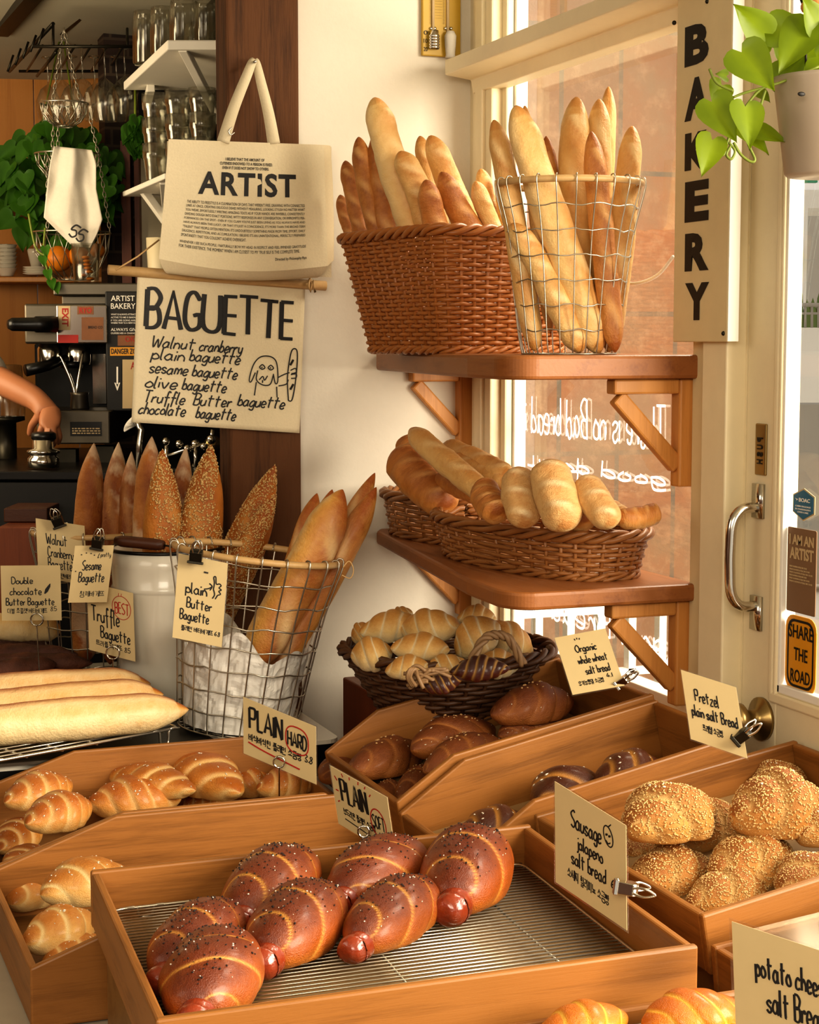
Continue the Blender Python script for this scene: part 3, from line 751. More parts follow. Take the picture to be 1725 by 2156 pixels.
# ================================================================== COUNTER AND TABLES
zc=.655
t=thing('service_counter','pale laminate service counter under all the wooden bread trays','counter',(.6,2,0))
obj('countertop',MB().bb((-.35,.9,zc-.04),(1.5,3.17,zc)).bb((1.12,3.17,zc-.04),(1.5,3.52,zc)),M['counter'],t,False,world=True,bevel=.006)
obj('cabinet_body',MB().bb((-.31,.95,0),(1.47,3.14,zc-.04)),M['cream'],t,False,world=True)
zt=.783
t=thing('enamel_table','white enamel topped table with black rim behind the trays','table',(.4,3.5,0))
def rpoly(x0,y0,x1,y1,r,z):
    out=[]
    for ccx,ccy,a0 in((x1-r,y1-r,0),(x0+r,y1-r,90),(x0+r,y0+r,180),(x1-r,y0+r,270)):
        for k in range(6): an=math.radians(a0+k*18);out.append(V((ccx+r*math.cos(an),ccy+r*math.sin(an),z)))
    return out
mb=MB();mb.prism(rpoly(-.5,3.178,1.055,3.545,.03,0),(0,0,zt-.008),(0,0,zt));mb.prism(rpoly(-.5,3.53,.935,4.15,.02,0),(0,0,zt-.008),(0,0,zt));obj('tabletop',mb,M['enamel'],t,False,world=True)
mb=MB();mb.prism(rpoly(-.5,3.18,1.053,3.543,.03,0),(0,0,zt-.07),(0,0,zt-.009));mb.prism(rpoly(-.5,3.53,.93,4.14,.02,0),(0,0,zt-.07),(0,0,zt-.009));obj('rim',mb,M['black'],t,False,world=True)
mb=MB()
for x,y in((-.45,3.25),(.98,3.25),(-.45,4.08),(.85,4.08)): mb.bb((x,y,0),(x+.04,y+.04,zt-.07))
for i in range(4):
    pass
obj('leg_frame',mb,M['steeld'],t,False,world=True)
# ================================================================== TRAYS
def tray(name,label,o,L,W,hL,hH,hR,kL,kR,slope=0,tb=.012,skew=0):
    ax=V((math.cos(slope),0,math.sin(slope)));az=V((-math.sin(slope),0,math.cos(slope)));ay=V((0,1,0))
    mm=axes(o,ax,ay,az);t=thing(name,label,'tray',mtx=mm)
    def sk(b):
        b.v=[V((q.x+skew*(q.y-W),q.y,q.z)) for q in b.v];return b
    prof=[V((0,0,0)),V((L,0,0)),V((L,0,hR))]
    if kR<L-.001: prof.append(V((kR,0,hH)))
    if kL>.001: prof.append(V((kL,0,hH)))
    prof.append(V((0,0,hL)))
    if kR>=L-.001 and hR!=hH: prof=[V((0,0,0)),V((L,0,0)),V((L,0,hH)),V((kL,0,hH)),V((0,0,hL))]
    for y in(0,W-tb):
        mb=MB();mb.prism([p for p in prof],(0,y,0),(0,y+tb,0));obj('side_board',sk(mb),M['trayx'],t,False,bevel=.003)
    obj('end_board',sk(MB().bb((.001,tb,0),(tb,W-tb,hL-.002))),M['trayy'],t,False,bevel=.003)
    obj('end_board',sk(MB().bb((L-tb,tb,0),(L-.001,W-tb,hR-.002))),M['trayy'],t,False,bevel=.003)
    obj('floor_panel',sk(MB().bb((tb,tb,.004),(L-tb,W-tb,.010))),M['trayd'],t,False)
    return t,mm
# risers below (hidden supports that carry the trays)
def riser(label,poly,y0,y1):
    mb=MB();mb.prism([V((x,0,z)) for x,z in poly],(0,y0,0),(0,y1,0));o=obj('display_riser',mb,M['trayd'],None,False);tag(o,label,'riser');return o
zT1=.795
T1,mT1=tray('bread_tray','level wooden tray of sausage rolls on a wire rack, front centre',(.394,1.69,zT1),.622,.53,.075,.075,.075,0,.622,skew=.058)
T2,mT2=tray('bread_tray','wooden tray of soft plain salt bread with sloping sides, left of the sausage tray',(.318,2.243,.657),.662,.448,.082,.153,.085,.2,.57)
T3,mT3=tray('bread_tray','wooden tray of glossy hard plain salt bread, below the baguette cooling rack',(.318,2.697,.657),.65,.455,.082,.153,.085,.215,.55)
sl=math.atan(.205)
T4,mT4=tray('bread_tray','tilted wooden tray of oat topped whole wheat rolls, next to the croissant basket',(.970,2.60,.742),.485,.38,.07,.118,.118,.112,.485,sl)
T5,mT5=tray('bread_tray','tilted wooden tray holding only three dark pretzel rolls',(.970,2.31,.728),.485,.283,.07,.125,.125,.125,.485,sl)
T6,mT6=tray('bread_tray','tilted wooden tray piled with sesame rolls at the right',(1.07,1.805,.783),.45,.49,.078,.078,.078,0,.45,math.atan(.17))
T7,mT7=tray('bread_tray','wooden tray under a clear lid behind the potato cheese card',(1.065,1.36,.765),.42,.43,.065,.065,.065,0,.42,math.atan(.1))
T8,mT8=tray('bread_tray','wooden tray of golden cheese bread on a rack at the bottom edge',(.40,1.20,.765),.63,.475,.055,.055,.055,0,.63)
riser('low wooden riser under the sausage roll tray',[(.41,zc),(.96,zc),(.96,zT1-.0005),(.41,zT1-.0005)],1.75,2.2)
riser('low wooden riser under the cheese bread tray',[(.42,zc),(1.0,zc),(1.0,.7645),(.42,.7645)],1.22,1.65)
for lb,oo,y0,y1,s_ in(('sloping wooden riser under the whole wheat and pretzel trays',(.970,.728),2.32,2.58,.205),('sloping wooden riser under the sesame roll tray',(1.07,.783),1.82,2.28,.17),('sloping wooden riser under the lidded tray',(1.055,.765),1.38,1.77,.1),('taller sloping wooden riser under the whole wheat tray',(.970,.742),2.605,2.96,.205)):
    riser(lb,[(oo[0]+.02,zc),(oo[0]+.40,zc),(oo[0]+.40,oo[1]+.4*s_-.001),(oo[0]+.02,oo[1]+.02*s_-.001)],y0,y1)
# parchment in trays
def paper(name,label,mm,pts,mat,seed,cu=1):
    mb=MB();nx,ny=14,10;rn=random.Random(seed);(x0,y0),(x1,y1)=pts
    for i in range(nx+1):
        for j in range(ny+1):
            x=x0+(x1-x0)*i/nx;y=y0+(y1-y0)*j/ny
            z=.0115+max(0,noise.noise(V((x*14+seed,y*14,0))))*.006
            e=max(0,(j/ny-.85)*6)**2*.02*cu+max(0,(i/nx-.88)*6)**2*.02*cu
            mb.v.append(mm@V((x,y,z+e)))
    mb.f=[(i*(ny+1)+j,(i+1)*(ny+1)+j,(i+1)*(ny+1)+j+1,i*(ny+1)+j+1) for i in range(nx) for j in range(ny)]
    return tag(obj(name,mb,mat),label,'baking paper')
paper('baking_paper','baking paper lining the pretzel roll tray',mT5,((.016,.016),(.42,.265)),M['parch'],1)
paper('baking_paper','baking paper lining the whole wheat roll tray',mT4,((.05,.03),(.46,.36)),M['parch'],2)
paper('baking_paper','baking paper lining the sesame roll tray',mT6,((.016,.03),(.43,.47)),M['parch'],3)
paper('baking_paper','brown baking paper under the wire rack of the sausage rolls',mT1,((.018,.03),(.575,.5)),M['parch'],4,0)
# racks
def rack(name,label,A,B,Cc,nw,wr=.0016,feet=True,cross=3,lift=.012,mat=None,bars_along='u',group=None):
    """A corner, B = corner along wires, Cc = corner across wires (world)"""
    A,B,Cc=V(A),V(B),V(Cc);t=thing(name,label,'cooling rack',A,group)
    u=B-A;v=Cc-A;mb=MB()
    for k in range(nw+1): q=A+v*(k/nw);mb.tube([q,q+u],wr,5)
    obj('wire_grid',mb,mat or M['wire'],t,world=True)
    mb=MB();n=V((0,0,1))
    for k in range(cross):
        q=A+u*((k+.5)/cross);mb.tube([q-n*wr*1.8,q+v-n*wr*1.8],wr*1.25,6)
    r=.02;ul=u.length;vl=v.length;uu=u/ul;vv=v/vl
    loop=[]
    for ccx,ccy,a0 in((ul-r,vl-r,0),(r,vl-r,90),(r,r,180),(ul-r,r,270)):
        for k in range(5):
            an=math.radians(a0+k*22.5);loop.append(A+uu*(ccx+r*math.cos(an))+vv*(ccy+r*math.sin(an)))
    mb.tube(loop,wr*1.7,6,True);obj('frame',mb,mat or M['wire'],t,world=True)
    if feet:
        for a_,b_ in((.08,0),(.92,0),(.08,1),(.92,1)):
            q=A+u*a_+v*b_;m2=MB();m2.tube(spl([q-uu*.03,q-uu*.012,q-uu*.008-n*lift,q+uu*.008-n*lift,q+uu*.012,q+uu*.03],4),wr*1.5,6);obj('foot',m2,mat or M['wire'],t,world=True)
    return t
zr1=zT1+.026
rack('cooling_rack','wire cooling rack of fine steel bars inside the sausage roll tray',(.386,1.71,zr1),(.966,1.71,zr1),(.414,2.195,zr1),44,.0014,True,3,.012)
zr8=.765+.038
rack('cooling_rack','wire cooling rack under the golden cheese bread',(.43,1.24,zr8),(.43,1.655,zr8),(.995,1.24,zr8),24,.0016,True,2,.024)
# acrylic lid on T7
mb=MB();a=mT7@V((.03,.0,.10));
mb.add([mT7@V((.03,.03,.066)),mT7@V((.41,.03,.066)),mT7@V((.41,.40,.085)),mT7@V((.03,.40,.085))],[(0,1,2,3)])
o=obj('acrylic_lid',mb,thin_glass('acrylic',(1,.93,.86,1),.35,.5,.16,(1,.9,.8,1)),None,False);sm=o.modifiers.new('s','SOLIDIFY');sm.thickness=.003
tag(o,'clear acrylic lid lying over the tray at the lower right','lid')
# ================================================================== BREADS
PT={}
def proto(kind,builder,n,grains=None):
    PT[kind]=[]
    for s_ in range(n):
        me,src=builder(s_);gr=grains(src,s_) if grains else []
        PT[kind].append((me,gr,me.get('h0',0)))
def up(p,n,rn): return n.z>.55
def mk_roll(mat,wraps,slant=.10,drop=.13,cw=.1,flat=.75,p=.62,bend=0,bulge=.05,sd=0,R=.32):
    return lambda s_: roll_mesh(mat,1,R,wraps,slant*(1 if s_%2 else -1),drop,flat,bend*(1 if s_%2 else -1),s_+sd,M[mat],p=p,cw=cw,bulge=bulge)
topc=lambda p,n,rn:n.z>.6 and abs(p.x)<.3 and rn.random()<.9
proto('soft',mk_roll('saltb',2.0,.10,.12,.09,.8,.62),3,lambda s,k:[('salt_grains',scatter(s,26,.010,M['salt'],'salt_grains',lambda p,n,r:n.z>.75,k))])
proto('hard',mk_roll('salth',2.6,.08,.12,.13,.8,.6,0),3,lambda s,k:[('salt_grains',scatter(s,40,.009,M['salt'],'salt_grains',lambda p,n,r:n.z>.5,k))])
proto('whole',mk_roll('whole',2.2,.12,.12,.06,.82,.6,0,.05,5),3,lambda s,k:[('oat_flakes',scatter(s,42,.016,M['oat'],'oat_flakes',lambda p,n,r:n.z>.8 and abs(p.x)<.16 and p.length<.5,k,1.3,.7)),('salt_grains',scatter(s,16,.008,M['salt'],'salt_grains',lambda p,n,r:n.z>.4,k+9))])
proto('pret',mk_roll('pret',1.9,.12,.12,.11,.8,.6,0,.05,9),2,lambda s,k:[('salt_grains',scatter(s,16,.013,M['salt'],'salt_grains',topc,k))])
def sesg(s,k): return [('sesame_seeds',scatter(s,2300,.0105,M['sesame'],'sesame_seeds',lambda p,n,r:n.z>-.45,k,1.5,.6)),('salt_grains',scatter(s,16,.014,M['salt'],'salt_grains',lambda p,n,r:n.z>.75 and abs(p.x)<.25,k+5))]
proto('ses',mk_roll('ses',1.7,.13,.22,.10,.85,.5,0,.10,12,.40),3,sesg)
proto('cheese',mk_roll('cheese',2.4,.1,.12,.08,.75,.55,0,.04,17),2)
proto('crois',mk_roll('crois',1.9,.09,.10,.08,.95,.6,.05,.05,21),4)
proto('chocr',mk_roll('chocr',3.2,.07,.12,.14,.85,.7,.05,.07,30),2)
def pep(s,k): return [('cracked_pepper',scatter(s,130,.008,M['pepper'],'cracked_pepper',lambda p,n,r:n.z>.62 and (n.z>.8 or r.random()<.4),k,1.2,.9)),('salt_grains',scatter(s,30,.007,M['salt'],'salt_grains',lambda p,n,r:n.z>.55,k+7,1.2,.8))]
proto('saus',mk_roll('saus',1.7,.16,.06,.036,.85,.38,0,.03,40,.33),3,pep)
NAME={'soft':'salt_bread','hard':'salt_bread','whole':'whole_wheat_roll','pret':'pretzel_roll','ses':'sesame_roll','cheese':'cheese_roll','crois':'croissant','chocr':'chocolate_croissant','saus':'sausage_roll'}
CAT={'salt_bread':'bread roll','whole_wheat_roll':'bread roll','pretzel_roll':'bread roll','sesame_roll':'bread roll','cheese_roll':'bread roll','croissant':'croissant','chocolate_croissant':'croissant','sausage_roll':'sausage roll'}
def place(kind,i,mtx,label,group,sausage=False):
    me,gr,h=PT[kind][i%len(PT[kind])];nm=NAME[kind]
    o=bpy.data.objects.new(nm,me);C.objects.link(o);o.matrix_world=mtx;tag(o,label,CAT[nm],group)
    for gn,gm in gr:
        g=bpy.data.objects.new(gn,gm);C.objects.link(g);g.parent=o;g['kind']='stuff'
    if sausage:
        mb=MB();n=14
        pts=[V((-.25-.36*k/n,0.008*math.sin(k*1.3),-.02-.05*k/n)) for k in range(n+1)]
        rs=[(.138+.004*math.sin(k*2.4))*math.sqrt(max(.02,1-(max(0,(k/n-.80))/.205)**2)) for k in range(n+1)]
        mb.tube(pts,rs,16);s=obj('sausage',mb,M['sausage'],o)
    return o
def rolls(kind,z,items,group,widen=1.0,sausage=False,tz=None):
    """items: (px0,py0,px1,py1,R_px,label[,dz]) axis end pixels on the level plane through the roll's middle"""
    for i,it in enumerate(items):
        x0,y0,x1,y1,rp,lb=it[:6];dz=it[6] if len(it)>6 else 0;tilt=it[7] if len(it)>7 else 0
        base=z(x0,y0,x1,y1) if callable(z) else z
        mid=PZ((x0+x1)/2,(y0+y1)/2,base+dz);D=(mid-O_).dot(F_);rr=rp*D/f
        zz=base+dz+rr*.62
        A=PZ(x0,y0,zz);B=PZ(x1,y1,zz)
        if tilt: B.z+=tilt
        L=(B-A).length
        R0={'ses':.40,'saus':.33}.get(kind,.32)
        s=rr/R0
        up_=(-.17,0,1) if kind in('whole','pret','ses') else (0,0,1)
        place(kind,i,along(A,B,(L,s,s),0,up_),lb,group,sausage)
rolls('saus',zr1,[
 (345,2048,482,1920,76,'sausage roll second from the front left, tucked behind the frontmost one'),
 (412,2130,482,1985,92,'frontmost sausage roll, near the bottom edge of the photo'),
 (508,1930,634,1812,80,'sausage roll furthest back on the left, beside the tray back board'),
 (560,2010,688,1886,82,'sausage roll in the middle of the tray with split sausage end'),
 (720,1888,868,1790,74,'sausage roll at the back board under the PLAIN SOFT card'),
 (752,1982,900,1872,72,'sausage roll with the longest bare sausage, right of the middle one'),
 (955,1895,1010,1772,84,'rightmost sausage roll, standing apart with round sausage tip')],'sausage rolls in the front tray',sausage=True)
rolls('soft',.67,[
 (25,1905,110,1850,50,'soft salt bread half hidden behind the big one, left edge of soft tray'),
 (85,1885,275,1840,64,'largest soft salt bread, on top at the left end of the soft tray',.045),
 (50,1990,200,1935,58,'soft salt bread below the largest one in the soft tray',.02),
 (90,2035,230,1985,48,'soft salt bread nearest the low front corner of the soft tray'),
 (510,1805,655,1790,62,'lone soft salt bread at the far board of the soft tray')],'soft plain salt breads')
rolls('hard',.67,[
 (0,1790,75,1735,42,'hard salt bread at the left edge under the pale pair'),
 (10,1830,95,1790,36,'hard salt bread lowest at the left edge of the hard tray'),
 (10,1690,150,1650,50,'pale hard salt bread behind the front pale one',.07),
 (55,1735,190,1695,54,'pale hard salt bread with charred base, front of the left pair',.075),
 (180,1695,385,1675,58,'broad glazed hard salt bread in the middle of the hard tray',.03),
 (228,1630,412,1665,46,'hard salt bread with pale stripes lying behind the broad glazed one',.06),
 (358,1605,505,1670,58,'large hard salt bread leaning on the back board of the hard tray',.045),
 (470,1660,580,1640,45,'hard salt bread between the leaning one and the card stand',.02),
 (540,1662,665,1642,44,'pale striped hard salt bread at the right end, by the PLAIN HARD card',.035),
 (380,1700,470,1690,35,'hard salt bread mostly hidden behind the divider board')],'hard plain salt breads')
z4=lambda x0,y0,x1,y1:.752+.205*max(0,(PZ((x0+x1)/2,(y0+y1)/2,.82).x-.970))
rolls('whole',z4,[
 (735,1625,890,1580,52,'whole wheat roll at the low left end of its tray',.01),
 (868,1580,1040,1535,54,'whole wheat roll behind the middle one with oats on top',.015),
 (895,1625,1050,1560,48,'whole wheat roll in the middle, leaning on the pretzel side board',.025),
 (1035,1505,1205,1475,54,'whole wheat roll highest up the tray near the paper card',.012),
 (1050,1550,1180,1525,40,'whole wheat roll right of the middle, partly below the board',.0),
 (845,1690,925,1620,42,'whole wheat roll hidden at the corner of the board',.0),
 (790,1680,845,1660,30,'whole wheat roll nearest the PLAIN SOFT card'),
 (685,1640,740,1605,36,'whole wheat roll at the very end by the PLAIN HARD card')],'whole wheat salt breads')
z5=lambda x0,y0,x1,y1:.738+.205*max(0,(PZ((x0+x1)/2,(y0+y1)/2,.80).x-.970))
rolls('pret',z5,[
 (968,1760,1115,1735,56,'lowest pretzel roll at the left of the pretzel tray'),
 (1135,1692,1250,1648,64,'middle pretzel roll behind the sausage jalapeno card'),
 (1255,1645,1400,1625,62,'highest pretzel roll, at the right of the pretzel tray')],'pretzel salt breads')
z6=lambda x0,y0,x1,y1:.788+.17*max(0,(PZ((x0+x1)/2,(y0+y1)/2,.87).x-1.06))
rolls('ses',z6,[
 (1445,1770,1535,1725,62,'sesame roll half hidden in the second row of the sesame tray'),
 (1330,1800,1380,1765,40,'sesame roll just peeking out right of the sausage card'),
 (1545,1720,1725,1690,82,'big sesame roll at the back right of the sesame tray',.03),
 (1500,1840,1660,1800,72,'darker sesame roll in the middle of the sesame tray',.0),
 (1325,1745,1490,1700,76,'sesame roll on top of the pile nearest the back board',.05),
 (1325,1870,1490,1825,66,'sesame roll at the left board beside the bulldog clip',.0),
 (1450,1905,1615,1870,62,'frontmost sesame roll at the tray corner',-.005),
 (1645,1870,1770,1830,58,'sesame roll at the front board near the right edge',.0),
 (1688,1760,1790,1725,56,'sesame roll cut by the right edge of the photo',.02),
 (1390,1915,1455,1890,36,'small visible sesame roll between the front one and left board',-.01),
 (1590,1660,1690,1640,50,'sesame roll hidden behind the big back right one',-.005)],'sesame salt breads')
rolls('cheese',zr8,[(1130,2190,1320,2140,62,'golden cheese roll left of the other at the bottom edge'),(1352,2160,1570,2125,70,'golden cheese roll with a white glaze spot beside the potato card')],'cheese breads')
# ================================================================== WICKER BASKETS
def srect(w,d,rr):
    """rounded rectangle param: u-> (x,y)"""
    segs=[];hw,hd=w/2,d/2;pts=[]
    for ccx,ccy,a0 in((hw-rr,hd-rr,0),(-hw+rr,hd-rr,90),(-hw+rr,-hd+rr,180),(hw-rr,-hd+rr,270)):
        for k in range(9): an=math.radians(a0+k*11.25);pts.append(V((ccx+rr*math.cos(an),ccy+rr*math.sin(an),0)))
    pts.append(pts[0]);cum=[0]
    for a,b in zip(pts,pts[1:]): cum.append(cum[-1]+(b-a).length)
    T=cum[-1]
    def fn(u):
        s=(u%1)*T
        for i in range(len(cum)-1):
            if s<=cum[i+1]: k=(s-cum[i])/max(1e-9,cum[i+1]-cum[i]);return pts[i].lerp(pts[i+1],k)
        return pts[0]
    return fn,T
def wicker(t,base,top,h,mat,rows,stakes,r,zrim=lambda p:0,rim=3,rimr=1.6,basew=2):
    """base(u),top(u): xy outlines; local coords, z 0..h"""
    def P(u,k): 
        p=base(u).lerp(top(u),k);z=h*k
        return V((p.x,p.y,z+zrim(p)*k))
    def Nn(u,k):
        a=P(u-.004,k);b=P(u+.004,k);tn=(b-a);n=V((tn.y,-tn.x,0));return n.normalized()
    mb=MB();S=3
    for i in range(rows):
        k=(i+.5)/rows;pts=[]
        for j in range(stakes*S):
            u=j/(stakes*S);amp=math.cos(PI*(j/S+i))*r*.95
            pts.append(P(u,k)+Nn(u,k)*amp+V((0,0,math.sin(j*1.7+i*2.3)*r*.12)))
        mb.tube(pts,r*.98,6,True)
    for j in range(stakes):
        u=j/stakes;mb.tube([P(u,0),P(u,.5),P(u,1)],r*.9,5)
    obj('woven_wall',mb,mat,t)
    def braid(kk,z0,n,rr,tw,out):
        mb=MB();m_=n*int(tw)
        for b in range(3):
            pts=[]
            for j in range(stakes*4):
                u=j/(stakes*4);a=2*PI*(u*tw+b/3)
                pts.append(P(u,kk)+Nn(u,kk)*(math.cos(a)*rr*1.0+out)+V((0,0,math.sin(a)*rr*1.0+z0)))
            mb.tube(pts,rr*.85,6,True)
        return mb
    obj('braided_rim',braid(1,r*.8,3,r*rimr,stakes*.32//1,r*.5),mat,t)
    obj('base_braid',braid(0,r*1.5,3,r*1.25,stakes*.32//1,r*.3),mat,t)
    mb=MB();n=48;mb.add([V((base(j/n).x,base(j/n).y,r*1.2)) for j in range(n)]+[V((base(j/n).x,base(j/n).y,r*2.2)) for j in range(n)],[tuple(range(n-1,-1,-1)),tuple(range(n,2*n))]+[(i,(i+1)%n,n+(i+1)%n,n+i) for i in range(n)])
    obj('basket_floor',mb,mat,t,False)
    return P
def oval(a,b,p=2.0):
    def fn(u):
        t=2*PI*u;c_,s_=math.cos(t),math.sin(t);e=2/p
        return V((a*abs(c_)**e*(1 if c_>=0 else -1),b*abs(s_)**e*(1 if s_>=0 else -1),0))
    return fn
# upper rectangular basket
cn=PD(945,738,3.25);cn.z=zs1
BW,BD=.27,.31
ang=math.radians(10)
bx=V((math.cos(ang),math.sin(ang),0));by=V((-math.sin(ang),math.cos(ang),0))
cen=cn+bx*BW/2+by*BD/2;
# keep inside the window wall
mb_=axes(cen,bx,by,V((0,0,1)))
t=thing('wicker_basket','tall chestnut rectangular wicker basket on the upper shelf','basket',mtx=mb_)
bf,_=srect(BW,BD,.03);tf,_=srect(BW+.075,BD+.085,.035)
wicker(t,lambda u:bf(u),lambda u:tf(u)+V((-.004,.004,0)),.222,M['wick1'],28,46,.0042,lambda p:0,3,1.6)
BK_UP=mb_
# lower oval baskets
def ovalb(label,c,ln,wd,h,rot,grow=1.1,rows=9,stakes=36,r=.0042,mat='wick2'):
    mm=Matrix.Translation(V(c))@Matrix.Rotation(rot,4,'Z');t=thing('oval_basket',label,'basket',mtx=mm,group='oval baskets on the lower shelf')
    b=oval(ln/2,wd/2,2.7);tp=oval(ln/2*grow,wd/2*1.18,2.7);wicker(t,b,tp,h,M[mat],rows,stakes,r);return mm
cB1=(1.36,2.945,zs2);cB2=(1.387,3.42,zs2+.0)
ovalb('front oval wicker basket of crusty loaves on the lower shelf',cB1,.50,.205,.075,math.radians(98),1.08,9,34)
ovalb('rear oval wicker basket on the lower shelf, nearest the white wall',cB2,.34,.20,.085,math.radians(97),1.06,9,28)
# croissant basket on a wooden box
zbx=.845
bxo=obj('wooden_box',MB().bb((1.155,3.005,zc),(1.505,3.47,zbx)),M['redwood'],None,False,bevel=.004);tag(bxo,'brown wooden box supporting the croissant baskets in the corner','box')
q=PD(930,1420,3.40);ccx,ccy=q.x,q.y
ccx=min(ccx,1.29)
mm=Matrix.Translation(V((ccx,ccy-.03,zbx)))@Matrix.Rotation(.2,4,'Z');t=thing('croissant_basket','dark twig basket heaped with pale croissants in the corner','basket',mtx=mm);CB=mm
wicker(t,oval(.125,.115,2.2),oval(.195,.185,2.2),.115,M['wick3'],12,30,.0048,lambda p:0,3,1.5)
def handle(t,a,b,hh,mat,r=.008,lean=(0,0,0),lab=None):
    a=V(a);b=V(b);mid=(a+b)/2+V((0,0,hh))+V(lean);pp=spl([a,a.lerp(mid,.5)+V((0,0,hh*.33)),mid,b.lerp(mid,.5)+V((0,0,hh*.33)),b],8);mb=MB()
    for k in range(3):
        pts=[]
        for i,p in enumerate(pp):
            an=i*.55+k*2*PI/3;tn=(pp[min(i+1,len(pp)-1)]-pp[max(i-1,0)]).normalized();n1=tn.cross(V((.3,.9,.1))).normalized();n2=tn.cross(n1);pts.append(p+n1*math.cos(an)*r*.62+n2*math.sin(an)*r*.62)
        mb.tube(pts,r*.62,6)
    return obj('handle',mb,mat,t)
iv=mm.inverted()
handle(t,iv@PD(1068,1410,3.25),iv@PD(1140,1400,3.33),.02,M['wick4'],.006)
# small basket of chocolate croissants in front
q=PZ(975,1500,zbx);mm=Matrix.Translation(V((1.215,3.075,zbx)))@Matrix.Rotation(.35,4,'Z');iv=mm.inverted()
t=thing('croissant_basket','small pale twig basket with hoop handle and chocolate croissants','basket',mtx=mm);SBK=mm
wicker(t,oval(.095,.05,2.2),oval(.115,.065,2.2),.055,M['wick4'],6,20,.0042,lambda p:0,3,1.3)
handle(t,iv@PD(988,1402,3.14),iv@PD(1102,1400,3.16),.055,M['wick4'],.0075)
mb=MB();rn=random.Random(5)
for k in range(9):
    a=PD(848+rn.uniform(0,14),1432+rn.uniform(-14,22),3.06);b=PD(880+rn.uniform(0,75),1418+rn.uniform(-14,18),3.05);mb.tube(spl([a,(a+b)/2+V((0,0,rn.uniform(-.01,.014))),b],4),.0036,6)
for k in range(3): mb.tube(spl([PD(868+k*4,1445,3.05),PD(858+k*3,1425,3.04),PD(866+k*4,1408,3.04),PD(880,1425,3.05),PD(892,1450,3.05)],4),.0036,6)
obj('twig_tie',mb,M['wick4'],t,world=True)
# croissants
def lay(kind,items,group):
    for i,it in enumerate(items):
        x0,y0,x1,y1,rp,D,lb=it[:7];dD=it[7] if len(it)>7 else 0
        A=PD(x0,y0,D);B=PD(x1,y1,D+dD);R0=.32;r=rp*D/f;s=r/R0
        place(kind,i,along(A,B,((B-A).length,s,s),0,(-.1,-.35,1)),lb,group)
lay('crois',[
 (755,1330,892,1312,34,3.36,'croissant at the upper left of the heap, touching the white wall shadow'),
 (842,1330,968,1318,40,3.33,'plump croissant on top in the middle of the heap',-.03),
 (822,1362,948,1366,31,3.22,'small croissant lying crosswise at the front middle of the heap'),
 (738,1385,828,1375,38,3.24,'croissant at the front left rim of the basket'),
 (810,1412,905,1400,26,3.17,'croissant sunk at the front rim below the crosswise one'),
 (895,1412,985,1398,27,3.18,'croissant at the front rim beside the small basket'),
 (958,1375,1050,1310,44,3.28,'large pale croissant right of the middle, sunlit'),
 (1020,1320,1122,1385,40,3.34,'sunlit croissant at the right end of the heap',.04),
 (962,1300,1045,1300,26,3.42,'croissant peeking out at the top right behind the large one'),
 (830,1310,870,1290,24,3.46,'croissant hidden behind the top of the heap'),
 (1000,1405,1095,1395,32,3.24,'pale croissant seen through the hoop handle'),
 (742,1350,790,1325,28,3.38,'croissant tucked low at the far left of the heap')],'croissants in the corner basket')
lay('chocr',[(945,1412,1075,1405,30,3.09,'dark glazed chocolate croissant under the hoop handle'),(885,1452,975,1430,24,3.06,'second chocolate croissant lower left in the small basket')],'chocolate croissants')
# ================================================================== BAGUETTES
BG={}
def bproto(k,mat,n,asp,**kw):
    BG[k]=[]
    for s_ in range(n):
        me,src=baguette_mesh(k,1,asp,seed=s_*3+len(k),mat=M[mat],**kw);gr=[]
        if k=='sesbag': gr=[('sesame_seeds',scatter(src,3600,.0045,M['sesame'],'sesame_seeds',lambda p,n,r:(math.sin(p.x*9+s_)+n.z)>-.55,s_,1.5,.6))]
        BG[k].append((me,gr,asp))
bproto('bag','bag',4,.07,tip=.15,tip2=.13,nslash=4,p=.55,lump=.09)
bproto('bagd','bagd',3,.07,tip=.17,tip2=.13,nslash=4,p=.6,lump=.09)
bproto('loaf','loaf',3,.16,tip=.2,tip2=.2,nslash=3,lump=.08,slash=.12,p=.6)
bproto('sesbag','seedbag',2,.10,tip=.34,tip2=.1,nslash=2,bend=.01,slash=.04,p=.85)
bproto('cran','cran',3,.08,tip=.22,tip2=.1,nslash=2,slash=.03,p=.85,bend=.015)
bproto('butter','butter',3,.09,tip=.22,tip2=.22,nslash=2,slash=.12,lump=.05,bend=.015)
bproto('buttr','butter',3,.09,tip=.22,tip2=.22,nslash=2,slash=.13,lump=.05,bend=.012,long=True)
bproto('choco','choco',2,.09,tip=.25,tip2=.2,nslash=3,lump=.12)
def stick(kind,A,B,r,label,group,name='baguette',cat='baguette',i=0,roll=None,up=None):
    me,gr,asp=BG[kind][i%len(BG[kind])];A=V(A);B=V(B);L=(B-A).length;s=r/asp
    o=bpy.data.objects.new(name,me);C.objects.link(o)
    o.matrix_world=along(A,B,(L,s,s),(roll if roll is not None else (i*1.3)%1.4-.7),up or (-F_*1.0+R_*.25+V((0,0,.2))));tag(o,label,cat,group)
    for gn,gm in gr:
        g=bpy.data.objects.new(gn,gm);C.objects.link(g);g.parent=o;g['kind']='stuff'
    return o
def sticks(kind,items,group,name='baguette',cat='baguette'):
    for i,it in enumerate(items):
        x0,y0,x1,y1,rp,D0,D1,lb=it[:8];k=it[8] if len(it)>8 else kind
        A=PD(x0,y0,D0);B=PD(x1,y1,D1);stick(k,A,B,rp*D0/f,lb,group,name,cat,i)
g='baguettes in the chestnut wicker basket'
